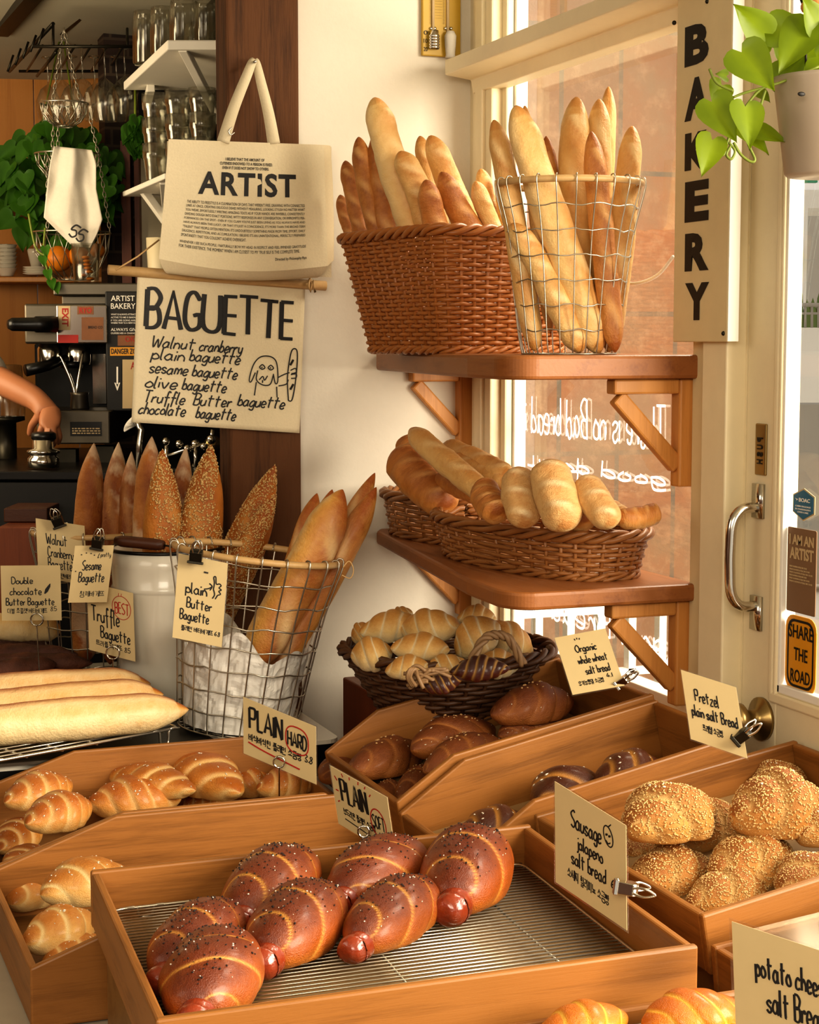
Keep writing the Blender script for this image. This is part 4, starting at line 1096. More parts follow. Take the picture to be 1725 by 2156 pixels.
sticks('bag',[
 (788,205,893,560,37,3.42,3.42,'tallest baguette in the wicker basket, leaning left with pointed tip'),
 (755,288,812,560,23,3.55,3.53,'slim baguette second from the left in the wicker basket','bagd'),
 (727,338,780,560,20,3.6,3.58,'short brown baguette near the left rim of the wicker basket','bagd'),
 (716,410,757,540,15,3.64,3.62,'lowest baguette at the far left rim of the wicker basket','bagd'),
 (797,270,835,600,29,3.55,3.52,'broad baguette behind the tallest one','bagd'),
 (842,318,930,560,30,3.36,3.42,'baguette with an open ear in front of the tallest one'),
 (884,286,950,560,20,3.5,3.5,'thin baguette tip in the middle of the wicker basket, behind'),
 (905,285,1030,600,30,3.40,3.48,'baguette leaning right behind the front row, dark crust end','bag'),
 (896,378,945,600,28,3.33,3.40,'short dark baguette at the front corner of the wicker basket','bagd'),
 (928,362,1060,590,29,3.36,3.44,'browned baguette leaning far to the right in the wicker basket','bagd'),
 (1000,382,1085,600,23,3.36,3.5,'baguette with blunt tip beside the wire basket','bag'),
 (1012,355,1055,560,20,3.52,3.56,'stubby pale baguette behind the right rim of the wicker basket'),
 (1052,365,1085,560,18,3.5,3.54,'pale baguette squeezed between wicker and wire basket')],g)
g='baguettes in the upper wire basket'
wD=3.05
sticks('bag',[
 (1085,222,1262,745,42,3.0,3.0,'widest baguette in the upper wire basket, crossing from top left to bottom right'),
 (1040,252,1128,740,26,3.03,3.02,'baguette at the left side of the upper wire basket'),
 (1105,222,1160,700,17,3.13,3.1,'thin baguette tip behind the widest one'),
 (1150,286,1215,735,23,3.1,3.06,'darker baguette with low rounded tip, middle of the wire basket','bagd'),
 (1214,204,1206,735,36,3.09,3.04,'thick baguette with sunlit right side in the wire basket'),
 (1282,182,1240,720,21,3.16,3.08,'tallest baguette in the wire basket, at the back right'),
 (1262,208,1270,730,29,3.10,3.05,'knobbly baguette in front of the tallest one'),
 (1332,265,1282,742,29,3.05,3.03,'baguette at the right rim of the wire basket'),
 (1245,276,1296,742,27,3.01,2.985,'sharp pointed baguette at the front right of the wire basket','bagd'),
 (1078,470,1225,742,30,3.0,2.99,'baguette low at the front left inside the wire basket')],g)
g='loaves in the oval baskets'
LZ=[
 (866,905,1042,1062,28,3.45,3.12,'long slim pale loaf lying diagonally across the rear oval basket','bag'),
 (838,950,945,1070,44,3.60,3.45,'broad brown loaf at the left end of the rear oval basket','bagd'),
 (850,925,900,1000,30,3.68,3.6,'brown loaf end sticking up behind the broad one','bagd'),
 (935,940,1075,1005,27,3.50,3.25,'scored pale loaf behind the diagonal one, near the window','bag'),
 (955,965,1070,1015,24,3.42,3.25,'thin pale loaf under the scored one','bag'),
 (925,1005,1010,1045,24,3.5,3.3,'dark loaf low in the rear oval basket','bagd'),
 (1022,1020,1052,1085,36,3.10,3.02,'brown rounded loaf end at the left of the front oval basket','bagd'),
 (1090,985,1108,1110,40,3.04,2.98,'pale knotted loaf standing second from left in the front oval basket','loaf'),
 (1150,972,1195,1115,48,3.0,2.92,'large floury curved loaf in the middle of the front oval basket','loaf'),
 (1190,1050,1235,1100,36,3.08,3.0,'shaded loaf between the large and the pale one','bagd'),
 (1228,1005,1290,1108,36,2.98,2.90,'pale loaf leaning right in the front oval basket','loaf'),
 (1255,1065,1320,1090,27,3.02,2.98,'pale loaf behind the last one at the right end','loaf'),
 (1300,1092,1388,1080,27,2.92,2.96,'brown tipped loaf at the far right of the front oval basket','bagd')]
for i,it in enumerate(LZ):
    x0,y0,x1,y1,rp,D0,D1,lb,k=it;r=rp*D0/f
    stick(k,PD(x0,y0,D0),PD(x1,y1,D1),r,lb,g,'bread_loaf','bread loaf',i,.3,(0,0,1))
# ---- wire baskets
def wire_basket(label,base,axis,rb,rt,h,n,rows,rimr=.0065,wr=.0016,mtxz=0,rimmat='rattan',sq=2.0,group='wire baskets with wooden rims'):
    z=V(axis).normalized();x=(R_-z*R_.dot(z)).normalized();y=z.cross(x);mm=axes(base,x,y,z)@Matrix.Rotation(mtxz,4,'Z')
    t=thing('wire_basket',label,'basket',mtx=mm,group=group)
    bo=oval(rb,rb*.92,sq);to=oval(rt,rt*.92,sq);P=lambda u,k:(bo(u).lerp(to(u),k))+V((0,0,h*k));rn=random.Random(len(label))
    mb=MB()
    for j in range(n):
        u=j/n;o_=P(u,1);dr=V((o_.x,o_.y,0)).normalized()
        mb.tube(spl([P(u,0)*.2+V((0,0,.0015)),P(u,0)*.85+V((0,0,.0015)),P(u,.04),P(u,.35),P(u,.7),P(u,.985)+dr*rimr*1.5,P(u,1)+V((0,0,rimr*1.4)),P(u,.99)-dr*rimr*1.4],4),wr,5)
    for i in range(1,rows+1):
        k=i/(rows+1)*1.0;pts=[P(j/(n*3),k)+V((0,0,.002*math.sin(j*.9+i*2)+rn.uniform(-.001,.001))) for j in range(n*3)];mb.tube(pts,wr,5,True)
    for k in(.0,.2,.6): mb.tube([V((P(j/40,0).x*(1-k),P(j/40,0).y*(1-k),.0015)) for j in range(40)],wr,5,True)
    obj('wire_grid',mb,M['wire'],t)
    mb=MB();mb.tube([P(j/64,1) for j in range(64)],rimr,8,True);obj('rim_hoop',mb,M[rimmat],t)
    return t,mm,P
q=PD(1198,741,3.05);q.z=zs1
wire_basket('wire basket of pale baguettes on the upper shelf',q,(0,0,1),.082,.122,.292,24,6,.0058,.0012)
qf=PZ(497,1535,zt+.002)
Tf,mF,Pf=wire_basket('leaning wire basket with paper liner and plain butter baguettes',qf,(.125,-.02,1),.115,.162,.352,22,7,.0068,.0017)
ql=PZ(203,1427,zt+.002)
wire_basket('wire basket of walnut cranberry baguettes at the back left',ql,(.0,0,1),.105,.135,.335,20,7,.0068,.0016)
# paper liner
mb=MB();n=132;k=30
for i in range(k+1):
    for j in range(n):
        u=j/n;kk=.02+i/k*(.50+.06*math.sin(u*2*PI*3+1)+.04*math.sin(u*2*PI*7));p=Pf(u,kk);nz=noise.noise(V((math.cos(u*6.28)*3,math.sin(u*6.28)*3,kk*9)))+.6*abs(noise.noise(V((math.cos(u*6.28)*7,math.sin(u*6.28)*7,kk*14))))
        s_=.92-.09*abs(nz);mb.v.append(V((p.x*s_,p.y*s_,p.z)))
mb.f=[(i*n+j,i*n+(j+1)%n,(i+1)*n+(j+1)%n,(i+1)*n+j) for i in range(k) for j in range(n)];mb.f.append(tuple(range(n-1,-1,-1)))
o=obj('paper_liner',mb,M['paper'],None,False);o.matrix_world=mF;tag(o,'crumpled white paper lining the front wire basket','paper liner')
lp=MB();q=PD(722,1195,3.28);lp.tube(spl([q,q+R_*.012+V((0,0,.012)),q+R_*.02-V((0,0,.004)),q+R_*.014-V((0,0,.02)),q-R_*.002-V((0,0,.014))],6),.0012,5);obj('loose_twine',lp,M['rattan'],Tf,world=True)
# enamel bucket
qb=PZ(354,1487,zt+.001);
t=thing('enamel_bucket','tall white enamel bucket with a wooden grip, holding sesame baguettes','bucket',qb)
dB=(qb-O_).dot(F_)
rb=95*((qb-O_).dot(F_))/f;rt=116*((qb-O_).dot(F_))/f;h=(zt,PD(372,1150,(qb-O_).dot(F_)).z);h=h[1]-h[0]
mb=MB();prof=[(0,0),(rb*.97,0),(rb,.004)]+[(rb+(rt-rb)*k,h*k) for k in(.2,.4,.6,.74,.75,.765,.78,.9,1)]
prof=[(r+(.004 if abs(z/h-.765)<.012 else 0),z) for r,z in prof];prof+=[(rt-.004,h),(rt-.006,h*.9),(rb-.004,.01),(0,.01)]
mb.lathe(prof,56);obj('pail',mb,M['enamel'],t)
mb=MB();mb.tube([V((rt*math.cos(2*PI*j/56),rt*math.sin(2*PI*j/56),h)) for j in range(56)],.004,8,True);obj('rim',mb,M['black'],t)
wa=PD(243,1138,dB-.12);wb=PD(345,1148,dB-.15);
mb=MB();mb.tube([wa.lerp(wb,k/8) for k in range(9)],[.008,.0115,.012,.0118,.0118,.0118,.012,.0115,.009],14);obj('grip',mb,M['darkwood'],t,world=True)
mb=MB();mb.tube([wb,PD(390,1155,dB-.14),PD(440,1160,dB-.1),PD(505,1150,dB+.0)],.0022,6);mb.tube([wa,PD(240,1148,dB-.02)],.0022,6);obj('bail_wire',mb,M['steeld'],t,world=True)
g='sesame baguettes in the bucket'
sticks('sesbag',[
 (342,945,335,1440,47,dB-.04,dB-.01,'sesame baguette upright at the left of the bucket'),
 (445,935,385,1440,50,dB-.02,dB-.01,'largest sesame baguette in the middle of the bucket'),
 (580,978,410,1400,44,3.63,dB+.03,'sesame baguette leaning right toward the pillar, upper one'),
 (580,1043,420,1380,36,3.58,dB+.0,'smaller sesame baguette leaning right, below the upper one')],g)
sticks('cran',[(320,918,310,1400,34,dB+.07,dB+.05,'plain dark tipped baguette behind the left sesame one'),(392,940,355,1400,26,dB+.09,dB+.06,'floury baguette between the two upright sesame baguettes')],'plain baguettes behind the sesame ones')
dL=(ql-O_).dot(F_)
sticks('cran',[
 (198,932,178,1400,33,dL-.05,dL-.02,'walnut cranberry baguette at the far left with floury tip'),
 (250,930,232,1400,29,dL+.03,dL,'walnut cranberry baguette second from left, floury side'),
 (277,950,262,1400,24,dL-.02,dL-.03,'shorter walnut cranberry baguette beside the bucket')],'walnut cranberry baguettes')
dF=(qf-O_).dot(F_)
sticks('butter',[
 (722,1030,520,1420,50,dF-.02,dF-.05,'broad plain baguette in front in the leaning wire basket'),
 (668,1038,560,1440,30,dF+.06,dF+.02,'plain baguette with dark tip at the left of the leaning basket'),
 (790,995,575,1440,27,dF+.07,dF+.03,'pale baguette furthest right and highest in the leaning basket'),
 (793,1025,555,1470,30,dF+.02,dF-.0,'baguette with mesh marked base at the right of the leaning basket'),
 (700,1030,590,1430,28,dF+.10,dF+.05,'baguette hidden behind the broad one in the leaning basket')],'plain butter baguettes')
# ---- steel sheet, rack and butter baguettes on the left
zs=zt+.004
A=PZ(478,1562,zs+.012);B=PZ(232,1420,zs+.012)
wv=(B-A);lv=V((-.78,0,0))
if lv.x>0: lv=-lv
t=thing('sheet_pan','dark steel sheet pan under the baguette rack at the left','sheet pan',A)
mb=MB();q=[A,B,B+lv,A+lv]
mb.prism([p-V((0,0,.010)) for p in q],(0,0,-.002),(0,0,0));obj('pan_floor',mb,M['steeld'],t,False,world=True)
mb=MB()
for a,b in zip(q,q[1:]+q[:1]): mb.bar(a-V((0,0,.008)),b-V((0,0,.008)),.012,.006)
obj('rolled_rim',mb,M['steel'],t,False,world=True)
zrk=zs+.034
A2=PZ(378,1532,zrk);B2=PZ(-60,1612,zrk);Cc=PZ(240,1420,zrk)
perp=V((-(B2-A2).y,(B2-A2).x,0)).normalized();
if perp.y<0: perp=-perp
rack('cooling_rack','wire cooling rack under the butter baguettes at the left edge',A2,B2,A2+perp*.30,12,.0018,True,6,.026)
def flatst(kind,items,group,name='baguette'):
    for i,it in enumerate(items):
        x0,y0,x1,y1,rp,z,lb=it;A=PZ(x0,y0,z);B=PZ(x1,y1,z);stick(kind,A,B,rp*((A+B)/2-O_).dot(F_)/f,lb,group,name,'baguette',i,.25,(0,-.25,1))
flatst('buttr',[
 (398,1494,-110,1538,50,zrk+.036,'nearest butter baguette on the left cooling rack, pointed end right'),
 (345,1462,-110,1500,48,zrk+.045,'middle butter baguette on the left cooling rack'),
 (318,1440,-90,1462,44,zrk+.045,'rear butter baguette on the left cooling rack')],'truffle baguettes on the rack')
flatst('choco',[
 (196,1396,-90,1400,26,zrk+.02,'dark chocolate baguette reaching furthest right at the left edge'),
 (165,1378,-90,1372,24,zrk+.035,'dark chocolate baguette lying on top of the others'),
 (120,1398,-60,1420,26,zrk+.03,'dark chocolate baguette in front, half cut by the photo edge'),
 (110,1362,-90,1350,24,zrk+.03,'dark chocolate baguette at the back of the heap')],'chocolate baguettes')
stick('bag',PD(128,1326,3.98),PD(-60,1322,3.95),.034,'pale seeded baguette lying behind the chocolate baguettes',None,'baguette','baguette',1,.3,(0,0,1))
# ================================================================== PRICE CARDS
def card(label,TL,TR,BL,D,dR=0,dB=0,lines=(),mat='card',ink='ink',film=True,name='price_card',w=.0011,extra=None,red=None,rc=.0):
    a=PD(*TL,D);b=PD(*TR,D+dR);c=PD(*BL,D+dB);X=b-a;Z=a-c;n=X.cross(Z).normalized()
    if n.dot(F_)>0:n=-n
    global FLAT
    FLAT=n
    t=thing(name,label,'sign card',c)
    fr_=frame(a,X,Z,n)
    pl=[fr_(u,v,0) for u,v in((0,0),(1,0),(1,1),(0,1))]
    mb=MB();mb.prism(pl,(0,0,0),-n*.0008);obj('card_sheet',mb,M[mat],t,False,world=True)
    if film:
        mb=MB();e=.02;mb.prism([fr_(u,v,-.0004) for u,v in((-e,-e),(1+e,-e),(1+e,1+e),(-e,1+e))],(0,0,0),-n*.0003);obj('laminate_edge',mb,M['lam'],t,False,world=True)
    mb=MB();aw=X.length;ah=Z.length
    for L in lines:
        tx,x0,x1,yb,h=L[:5];ww=L[5] if len(L)>5 else w;slp=L[6] if len(L)>6 else 0
        write(mb,tx,lambda u,v:fr_(u,v,.0004),x0,x1,yb,h,ww,slp)
    if extra: extra(mb,fr_)
    obj('writing',mb,M[ink],t,False,world=True)
    if red:
        mb=MB();red(mb,fr_);obj('red_marks',mb,M['red'],t,False,world=True,label='red marker strokes')
    return t,fr_
def loop(mb,fr_,cx0,cy0,rx,ry,w,sq=2.6,n=28,rot=0):
    o=oval(rx,ry,sq);pts=[]
    for j in range(n+2):
        p=o(j/n);pts.append(fr_(cx0+p.x,cy0+p.y+rot*p.x,.0004))
    mb.tube(pts,w,6,flat=FLAT)
def lines_(mb,fr_,segs,w):
    for s in segs: mb.tube(spl([fr_(u,v,.0004) for u,v in s],4) if len(s)>2 else [fr_(u,v,.0004) for u,v in s],w,6,flat=FLAT)
def seed1(mb,fr_):
    mb.add([fr_(u,v,.001) for u,v in((.72,.49),(.74,.57),(.81,.66),(.83,.67),(.825,.61),(.78,.52),(.735,.48))],[(0,6,5,4,3,2,1)])
card('DOUBLE CHOCOLATE BUTTER BAGUETTE card on a ring stand at the left edge'.replace('DOUBLE CHOCOLATE BUTTER BAGUETTE','Double chocolate Butter Baguette'),(1,1191),(127,1190),(4,1307),3.72,0,.0,[('Double',.18,.53,.67,.12),('chocolate',.15,.67,.47,.13),('Butter Baguette',.08,.88,.28,.13),('더블 초콜렛 버터바게뜨',.1,.76,.13,.09,.0007),('8.5',.82,.92,.17,.08,.0007)],extra=seed1,film=False)
card('Walnut Cranberry Baguette card clipped to the back left wire basket',(75,1091),(178,1107),(81,1216),dL-.16,.0,.0,[('Walnut',.2,.62,.60,.18),('Cranberry',.22,.74,.39,.17),('Baguette',.22,.70,.2,.17),('호두 크랜베리바게뜨',.2,.9,.05,.08,.0007)],film=False)
def dots(mb,fr_):
    for u,v in((.2,.84),(.32,.87),(.44,.86),(.53,.83),(.1,.55),(.72,.6)): mb.box(fr_(u,v,.0005),(.002,.002,.002))
    lines_(mb,fr_,[[(.62,.78),(.66,.86)],[(.62,.78),(.66,.79)]],.0007)
card('Sesame Baguette card clipped on the bucket, half behind the Truffle card',(158,1149),(240,1148),(143,1269),dB-.17,.0,.0,[('Sesame',.26,.74,.57,.17),('Baguette',.2,.85,.36,.17),('참깨바게뜨',.28,.9,.1,.1,.0007),('pretty',.7,.95,.80,.08,.0006)],film=False,extra=dots)
card('Truffle Baguette card with red BEST mark on a ring stand',(183,1225),(280,1249),(188,1368),3.58,-.03,.0,[('Truffle',.08,.68,.46,.22,.0015),('Baguette',.27,.9,.23,.17,.0014),('트러플 바게뜨',.16,.72,.1,.08,.0008),('8.5',.78,.9,.1,.07,.0008)],film=False,
 red=lambda mb,f_:(loop(mb,f_,.74,.74,.2,.17,.0007,2.0),write(mb,'BEST',lambda u,v:f_(u,v,.0004),.6,.9,.65,.16,.0011),lines_(mb,f_,[[(.68,.9),(.69,.95)],[(.74,.91),(.75,.95)]],.0006)))
def thumb(mb,f_):
    lines_(mb,f_,[[(.56,.64),(.66,.66),(.72,.69)],[(.66,.72),(.72,.69),(.68,.64)],[(.75,.66),(.76,.74),(.74,.80),(.78,.81),(.80,.73),(.86,.74)],[(.86,.74),(.9,.72),(.86,.69),(.91,.67),(.86,.65),(.9,.62),(.84,.60)],[(.75,.66),(.78,.6),(.74,.55)],[(.84,.6),(.8,.55)]],.0013)
    for u in(.55,.58,.61):mb.box(f_(u,.84,.0005),(.002,.002,.003))
card('plain Butter Baguette card clipped on the leaning wire basket',(376,1165),(480,1186),(363,1342),dF-.19,.0,.0,[('plain',.2,.62,.56,.13,.0014),('Butter',.24,.74,.39,.12,.0013),('Baguette',.12,.70,.24,.12,.0013),('플레인 버터바게뜨',.16,.8,.11,.06,.0008),('6.8',.84,.94,.12,.05,.0008)],extra=thumb)
def plhard(mb,f_):
    for q in(-.003,.003,0): write(mb,'PLAIN',lambda u,v:f_(u+q,v,.0004),.09,.54,.50,.36,.0022,.03)
    write(mb,'HARD',lambda u,v:f_(u,v,.0004),.62,.87,.50,.24,.0017)
card('PLAIN HARD card with red oval on a ring stand in the hard bread tray',(512,1467),(665,1530),(513,1586),2.98,-.07,.0,[('바삭바삭한 플레인 소금빵',.08,.80,.27,.13,.0010,.03),('3.8',.85,.95,.32,.12,.001)],extra=plhard,
 red=lambda mb,f_:(loop(mb,f_,.745,.62,.155,.23,.0012),lines_(mb,f_,[[(.07,.24),(.3,.19),(.78,.14)]],.0014)))
def plsoft(mb,f_):
    for q in(-.012,.010): write(mb,'PLAIN',lambda u,v:f_(u+q,v,.0004),.15,.6,.48,.38,.0014,.0)
    write(mb,'SOFT',lambda u,v:f_(u,v,.0004),.67,.88,.34,.22,.0011);lines_(mb,f_,[[(.15,.17),(.6,.12)]],.0009)
card('PLAIN SOFT card with red rays on a ring stand at the soft bread tray',(695,1612),(815,1679),(713,1734),2.52,-.08,.0,[('부드러운 플레인 소금빵',.14,.7,.24,.12,.0008),('3.8',.84,.95,.05,.1,.0009)],extra=plsoft,
 red=lambda mb,f_:(loop(mb,f_,.77,.43,.13,.24,.0011,2.0),lines_(mb,f_,[[(.06,.86),(.1,.8)],[(.2,.97),(.22,.92)],[(.34,.98),(.34,.93)],[(.5,.99),(.49,.93)],[(.62,.97),(.6,.92)],[(.70,.88),(.67,.83)],[(.05,.62),(.1,.62)],[(.06,.42),(.1,.45)]],.0011)))
card('Organic whole wheat salt bread card clipped to the tray end board',(1168,1343),(1275,1323),(1206,1463),2.92,-.02,-.06,[('Organic',.32,.72,.68,.13,.0010),('whole wheat',.30,.86,.48,.13,.0009),('salt bread',.38,.84,.29,.13,.0009),('유기농통밀 소금빵',.18,.66,.12,.08,.0006),('4.1',.74,.84,.18,.07,.0008)],extra=lambda mb,f_:lines_(mb,f_,[[(.36,.92),(.37,.89)],[(.41,.93),(.41,.90)],[(.46,.92),(.45,.89)]],.0009))
card('Pretzel plain salt Bread card clipped to the pretzel tray end board',(1434,1410),(1550,1447),(1455,1556),2.50,-.05,-.05,[('Pretzel',.2,.62,.60,.17,.0010,.02),('plain salt Bread',.1,.92,.37,.16,.0010,.02),('프레첼 소금빵',.26,.62,.18,.1,.0006),('4.3',.76,.88,.2,.08,.0009)])
def chil(mb,f_):
    loop(mb,f_,.76,.79,.065,.09,.0009,2.0,20,-.4);lines_(mb,f_,[[(.76,.88),(.80,.92)],[(.73,.74),(.76,.72),(.79,.74)]],.0009)
    for u in(.74,.78):mb.box(f_(u,.80,.0005),(.0022,.0022,.0022))
card('Sausage jalapeno salt bread card clipped between sausage tray and sesame tray',(1168,1645),(1318,1738),(1170,1857),2.08,-.085,.0,[('Sausage',.24,.66,.66,.17,.0012,.03),('jalapeno',.32,.68,.48,.13,.0011,.03),('salt bread',.24,.72,.30,.14,.0011,.02),('소세지 할라피뇨 소금빵',.18,.76,.14,.1,.0007,-.03),('6.8',.8,.88,.32,.08,.001)],extra=chil)
card('large potato cheese salt Bread card at the lower right corner',(1541,1940),(1850,2042),(1552,2225),1.72,-.07,.0,[('potato cheese',.16,.66,.66,.17,.0013,.0),('salt Bread',.23,.63,.42,.19,.0013,.0),('감자치즈 소금빵',.19,.56,.20,.09,.0008)])
# ring stands
def stand(label,px,py,rp,bx,by,D,zf=None):
    q=PD(px,py,D);r=rp*D/f;b=PD(bx,by,D+.005)
    if zf: b=V((b.x,b.y,zf))
    t=thing('card_stand',label,'card stand',b,'wire ring card stands');mb=MB();c_=[]
    for k in range(30):
        an=-PI/2+k*2*PI/14;c_.append(q+R_*math.cos(an)*r+V((0,0,1))*math.sin(an)*r-F_*(.004 if k<15 else -.002))
    mb.tube([b]+spl([b,b.lerp(c_[0],.6),c_[0]],4)[1:]+c_[1:],.0014,6);obj('wire_ring',mb,M['chrome'],t,world=True)
    mb=MB();mb.lathe([(0,0),(.012,0),(.012,.004),(0,.005)],16,b);obj('foot',mb,M['steel'],t,world=True)
stand('ring stand holding the Double chocolate card',78,1304,13,83,1372,3.70,zrk+.001)
stand('ring stand holding the Truffle card',238,1374,14,240,1444,3.55,zrk+.002)
stand('ring stand holding the PLAIN HARD card',588,1604,12,588,1650,2.94,.755)
stand('ring stand holding the PLAIN SOFT card',766,1750,12,768,1800,2.46,.672)
# bulldog clips
def clip(label,px,py,w_px,D,dirp,dark=True,depth=.012):
    """jaw centred at px,py; handles point toward dirp (pixel offset)"""
    q=PD(px,py,D);w=w_px*D/f;e=(PD(px+dirp[0],py+dirp[1],D)-q).normalized();s=F_.cross(e).normalized()
    mm=axes(q,s,F_,e)
    t=thing('bulldog_clip',label,'clip',mtx=mm,group='bulldog clips on the price cards')
    mb=MB();mb.prism([V((0,-depth*.25,-.006)),V((0,-depth,.012)),V((0,-depth*.8,.016)),V((0,0,.02)),V((0,depth*.8,.016)),V((0,depth,.012)),V((0,depth*.25,-.006))],(-w/2,0,0),(w/2,0,0));mb.box((0,-depth*.3,-.006),(w*1.3,.003,.005));mb.box((0,depth*.3,-.006),(w*1.3,.003,.005));obj('jaw',mb,M['steeld' if dark else 'chrome'],t,False,bevel=.001)
    for sg in(-1,1):
        mb=MB();mb.tube(spl([V((-w*.2,sg*depth*.9,.012)),V((-w*.34,sg*depth*1.4,.024)),V((0,sg*depth*1.7,.036)),V((w*.34,sg*depth*1.4,.024)),V((w*.2,sg*depth*.9,.012))],6),.0016,6);obj('grip_loop',mb,M['chrome'],t)
clip('bulldog clip on the Walnut Cranberry card',124,1104,22,dL-.18,(-8,-22))
clip('bulldog clip on the Sesame card',204,1150,22,dB-.18,(4,-22))
clip('bulldog clip on the plain Butter Baguette card',412,1178,26,dF-.21,(3,-22))
clip('bulldog clip on the Organic whole wheat card',1304,1440,16,2.85,(16,-12),False)
clip('bulldog clip on the Pretzel card',1556,1556,20,2.41,(16,-14))
clip('bulldog clip on the Sausage jalapeno card',1308,1868,26,1.98,(22,3),False)
# ================================================================== TOTE BAG AND BANNER
D=3.62
YBAG=3.545
def PB(px,py,o=0): return PY(px,py,YBAG+o)
def grid_sheet(fn,nx,ny,close=False):
    mb=MB()
    for i in range(nx+1):
        for j in range(ny+1): mb.v.append(fn(i/nx,j/ny))
    mb.f=[(i*(ny+1)+j,(i+1)*(ny+1)+j,(i+1)*(ny+1)+j+1,i*(ny+1)+j+1) for i in range(nx) for j in range(ny)];return mb
bq=[(355,293),(682,305),(690,560),(335,545)]  # TL TR BR BL front panel
t=thing('tote_bag','natural canvas tote bag printed ARTIST hanging on the dark pillar','tote bag',PB(520,580))
def bagp(u,v,o=0):
    """u left-right, v bottom-top"""
    L=V(bq[3]+(0,)).lerp(V(bq[0]+(0,)),v);Rr=V(bq[2]+(0,)).lerp(V(bq[1]+(0,)),v);p=L.lerp(Rr,u)
    bul=.020*math.sin(PI*u)*(1-.7*v)+.003*noise.noise(V((u*4,v*5,2)))
    sag=18*math.sin(PI*u)*(1-v)**2
    return PB(p.x,p.y+sag,.012-bul-o-.012*(1-v))
obj('front_panel',grid_sheet(lambda u,v:bagp(u,v),40,30),M['canvas'],t,world=True)
sd=grid_sheet(lambda u,v:(lambda a,b:a.lerp(b,u)+F_*.0+R_*(.006*math.sin(PI*u)*(1 if v>.15 else v/.15)))(bagp(1,v),PB(703-8*v**3,(308+(573-308)*(1-v)-(1-v)*25),.035)),10,20)
obj('side_gusset',sd,M['canvas2'],t,world=True)
def bott(u,v):
    a=bagp(u,0);b=PB(360+(655-360)*u,575+6*math.sin(PI*u)+6*u,.022);m_=a.lerp(b,v);return m_-V((0,0,.012*math.sin(PI*v)))
obj('bottom_gusset',grid_sheet(bott,30,8),M['canvas2'],t,world=True)
obj('back_panel',grid_sheet(lambda u,v:PB(352+(698-352)*u,572-(572-297)*v+12*u,.036),10,10),M['canvas2'],t,world=True)
# handle strap over a nail: two legs
def strap(pts,w0,w1,o=0):
    mb=MB();p=spl([PB(x,y,d_-D+.012) for x,y,d_ in pts],8);n=len(p)
    for i,q in enumerate(p):
        tn=(p[min(i+1,n-1)]-p[max(0,i-1)]).normalized();s=tn.cross(F_).normalized();w=w0+(w1-w0)*i/(n-1);mb.v+=[q-s*w,q-F_*.002,q+s*w]
    mb.f=[(i*3+k,i*3+k+1,(i+1)*3+k+1,(i+1)*3+k) for i in range(n-1) for k in(0,1)];return mb
k_=D/f
o=obj('handle',strap([(470,300,D-.004),(492,230,D-.002),(520,160,D+.0),(531,133,D+.01),(537,128,D+.02)],13*k_,7*k_),M['canvas'],t,world=True);o.modifiers.new('s','SOLIDIFY').thickness=.003
o=obj('handle',strap([(577,303,D-.004),(566,240,D-.002),(549,170,D+.0),(541,136,D+.01),(537,128,D+.02)],13*k_,6*k_),M['canvas'],t,world=True);o.modifiers.new('s','SOLIDIFY').thickness=.003
q=MB()
B=lambda u,v,o=.0006:bagp(u,v,o*.5+.0005)
def btxt(s,px0,px1,py0,py1,off=.0,spc=1):
    u0=(px0-345)/(686-345);u1=(px1-345)/(686-345);v0=1-(py1-300)/255;v1=1-(py0-300)/255
    put_text(q,s,B,u0,u1,v0,v1,off,spacing=spc)
btxt('ARTIST',416,624,364,412,.03,1.1)
btxt('I BELIEVE THAT THE AMOUNT OF',472,556,334,340,.02);btxt('CUTENESS ENDOWED TO A PERSON IS FIXED.',460,574,343,349,.02);btxt('EVEN IF IT DOES NOT SHOW TO OTHERS.',466,566,352,358,.02)
para=['THE ABILITY TO FREESTYLE IS A CULMINATION OF DAYS THAT WEREN\'T FREE. DRAWING WITH CONNECTED','LINES AT ONCE, CREATING DELICIOUS DISHES WITHOUT MEASURING, LOOKING STYLISH NO MATTER WHAT','YOU WEAR, EFFORTLESSLY WRITING AMAZING TEXTS AS IF YOUR HANDS ARE INVISIBLE, CONSISTENTLY','DIVIDING DOUGH INTO EXACT PORTIONS, WITTY RESPONSES IN ANY CONVERSATION, OR IMPROMPTU PER-','FORMANCES ON THE SPOT - EVEN IF YOU CLAIM YOU\'VE JUST BEEN LIVING AS YOU ALWAYS HAVE AND','HAVE ALWAYS BEEN THIS LUCKY, OR THAT IT\'S JUST A COINCIDENCE, IT\'S MORE THAN THE BROAD TERM','"TALENT" THAT PEOPLE OFTEN MENTION. IT\'S UNDOUBTEDLY SOMETHING MADE FROM TIME, EFFORT, DAILY','DILIGENCE, REPETITION, AND ACCUMULATION. I BELIEVE IT\'S AN UNINTENTIONAL, PERFECTLY PREPARED']
y=425
for i,s_ in enumerate(para): btxt(s_,394-i*.9,642,y,y+6);y+=8.6
btxt('SPONTANEITY THAT YOU COULDN\'T ACHIEVE OVERNIGHT.',386,520,y,y+6);y+=14
btxt('WHENEVER I SEE SUCH PEOPLE, I NATURALLY BOW MY HEAD IN RESPECT AND FEEL IMMENSE GRATITUDE',384,643,y,y+6);y+=8.6
btxt('FOR THEIR EXISTENCE. THE MOMENT WHEN I AM CLOSEST TO MY TRUE SELF IS THE COMPLETE TIME.',383,630,y,y+6);y+=14
btxt('Directed by Philosophy Ryo',580,644,y,y+7,.01)
obj('printed_text',q,M['ink'],t,False,world=True)
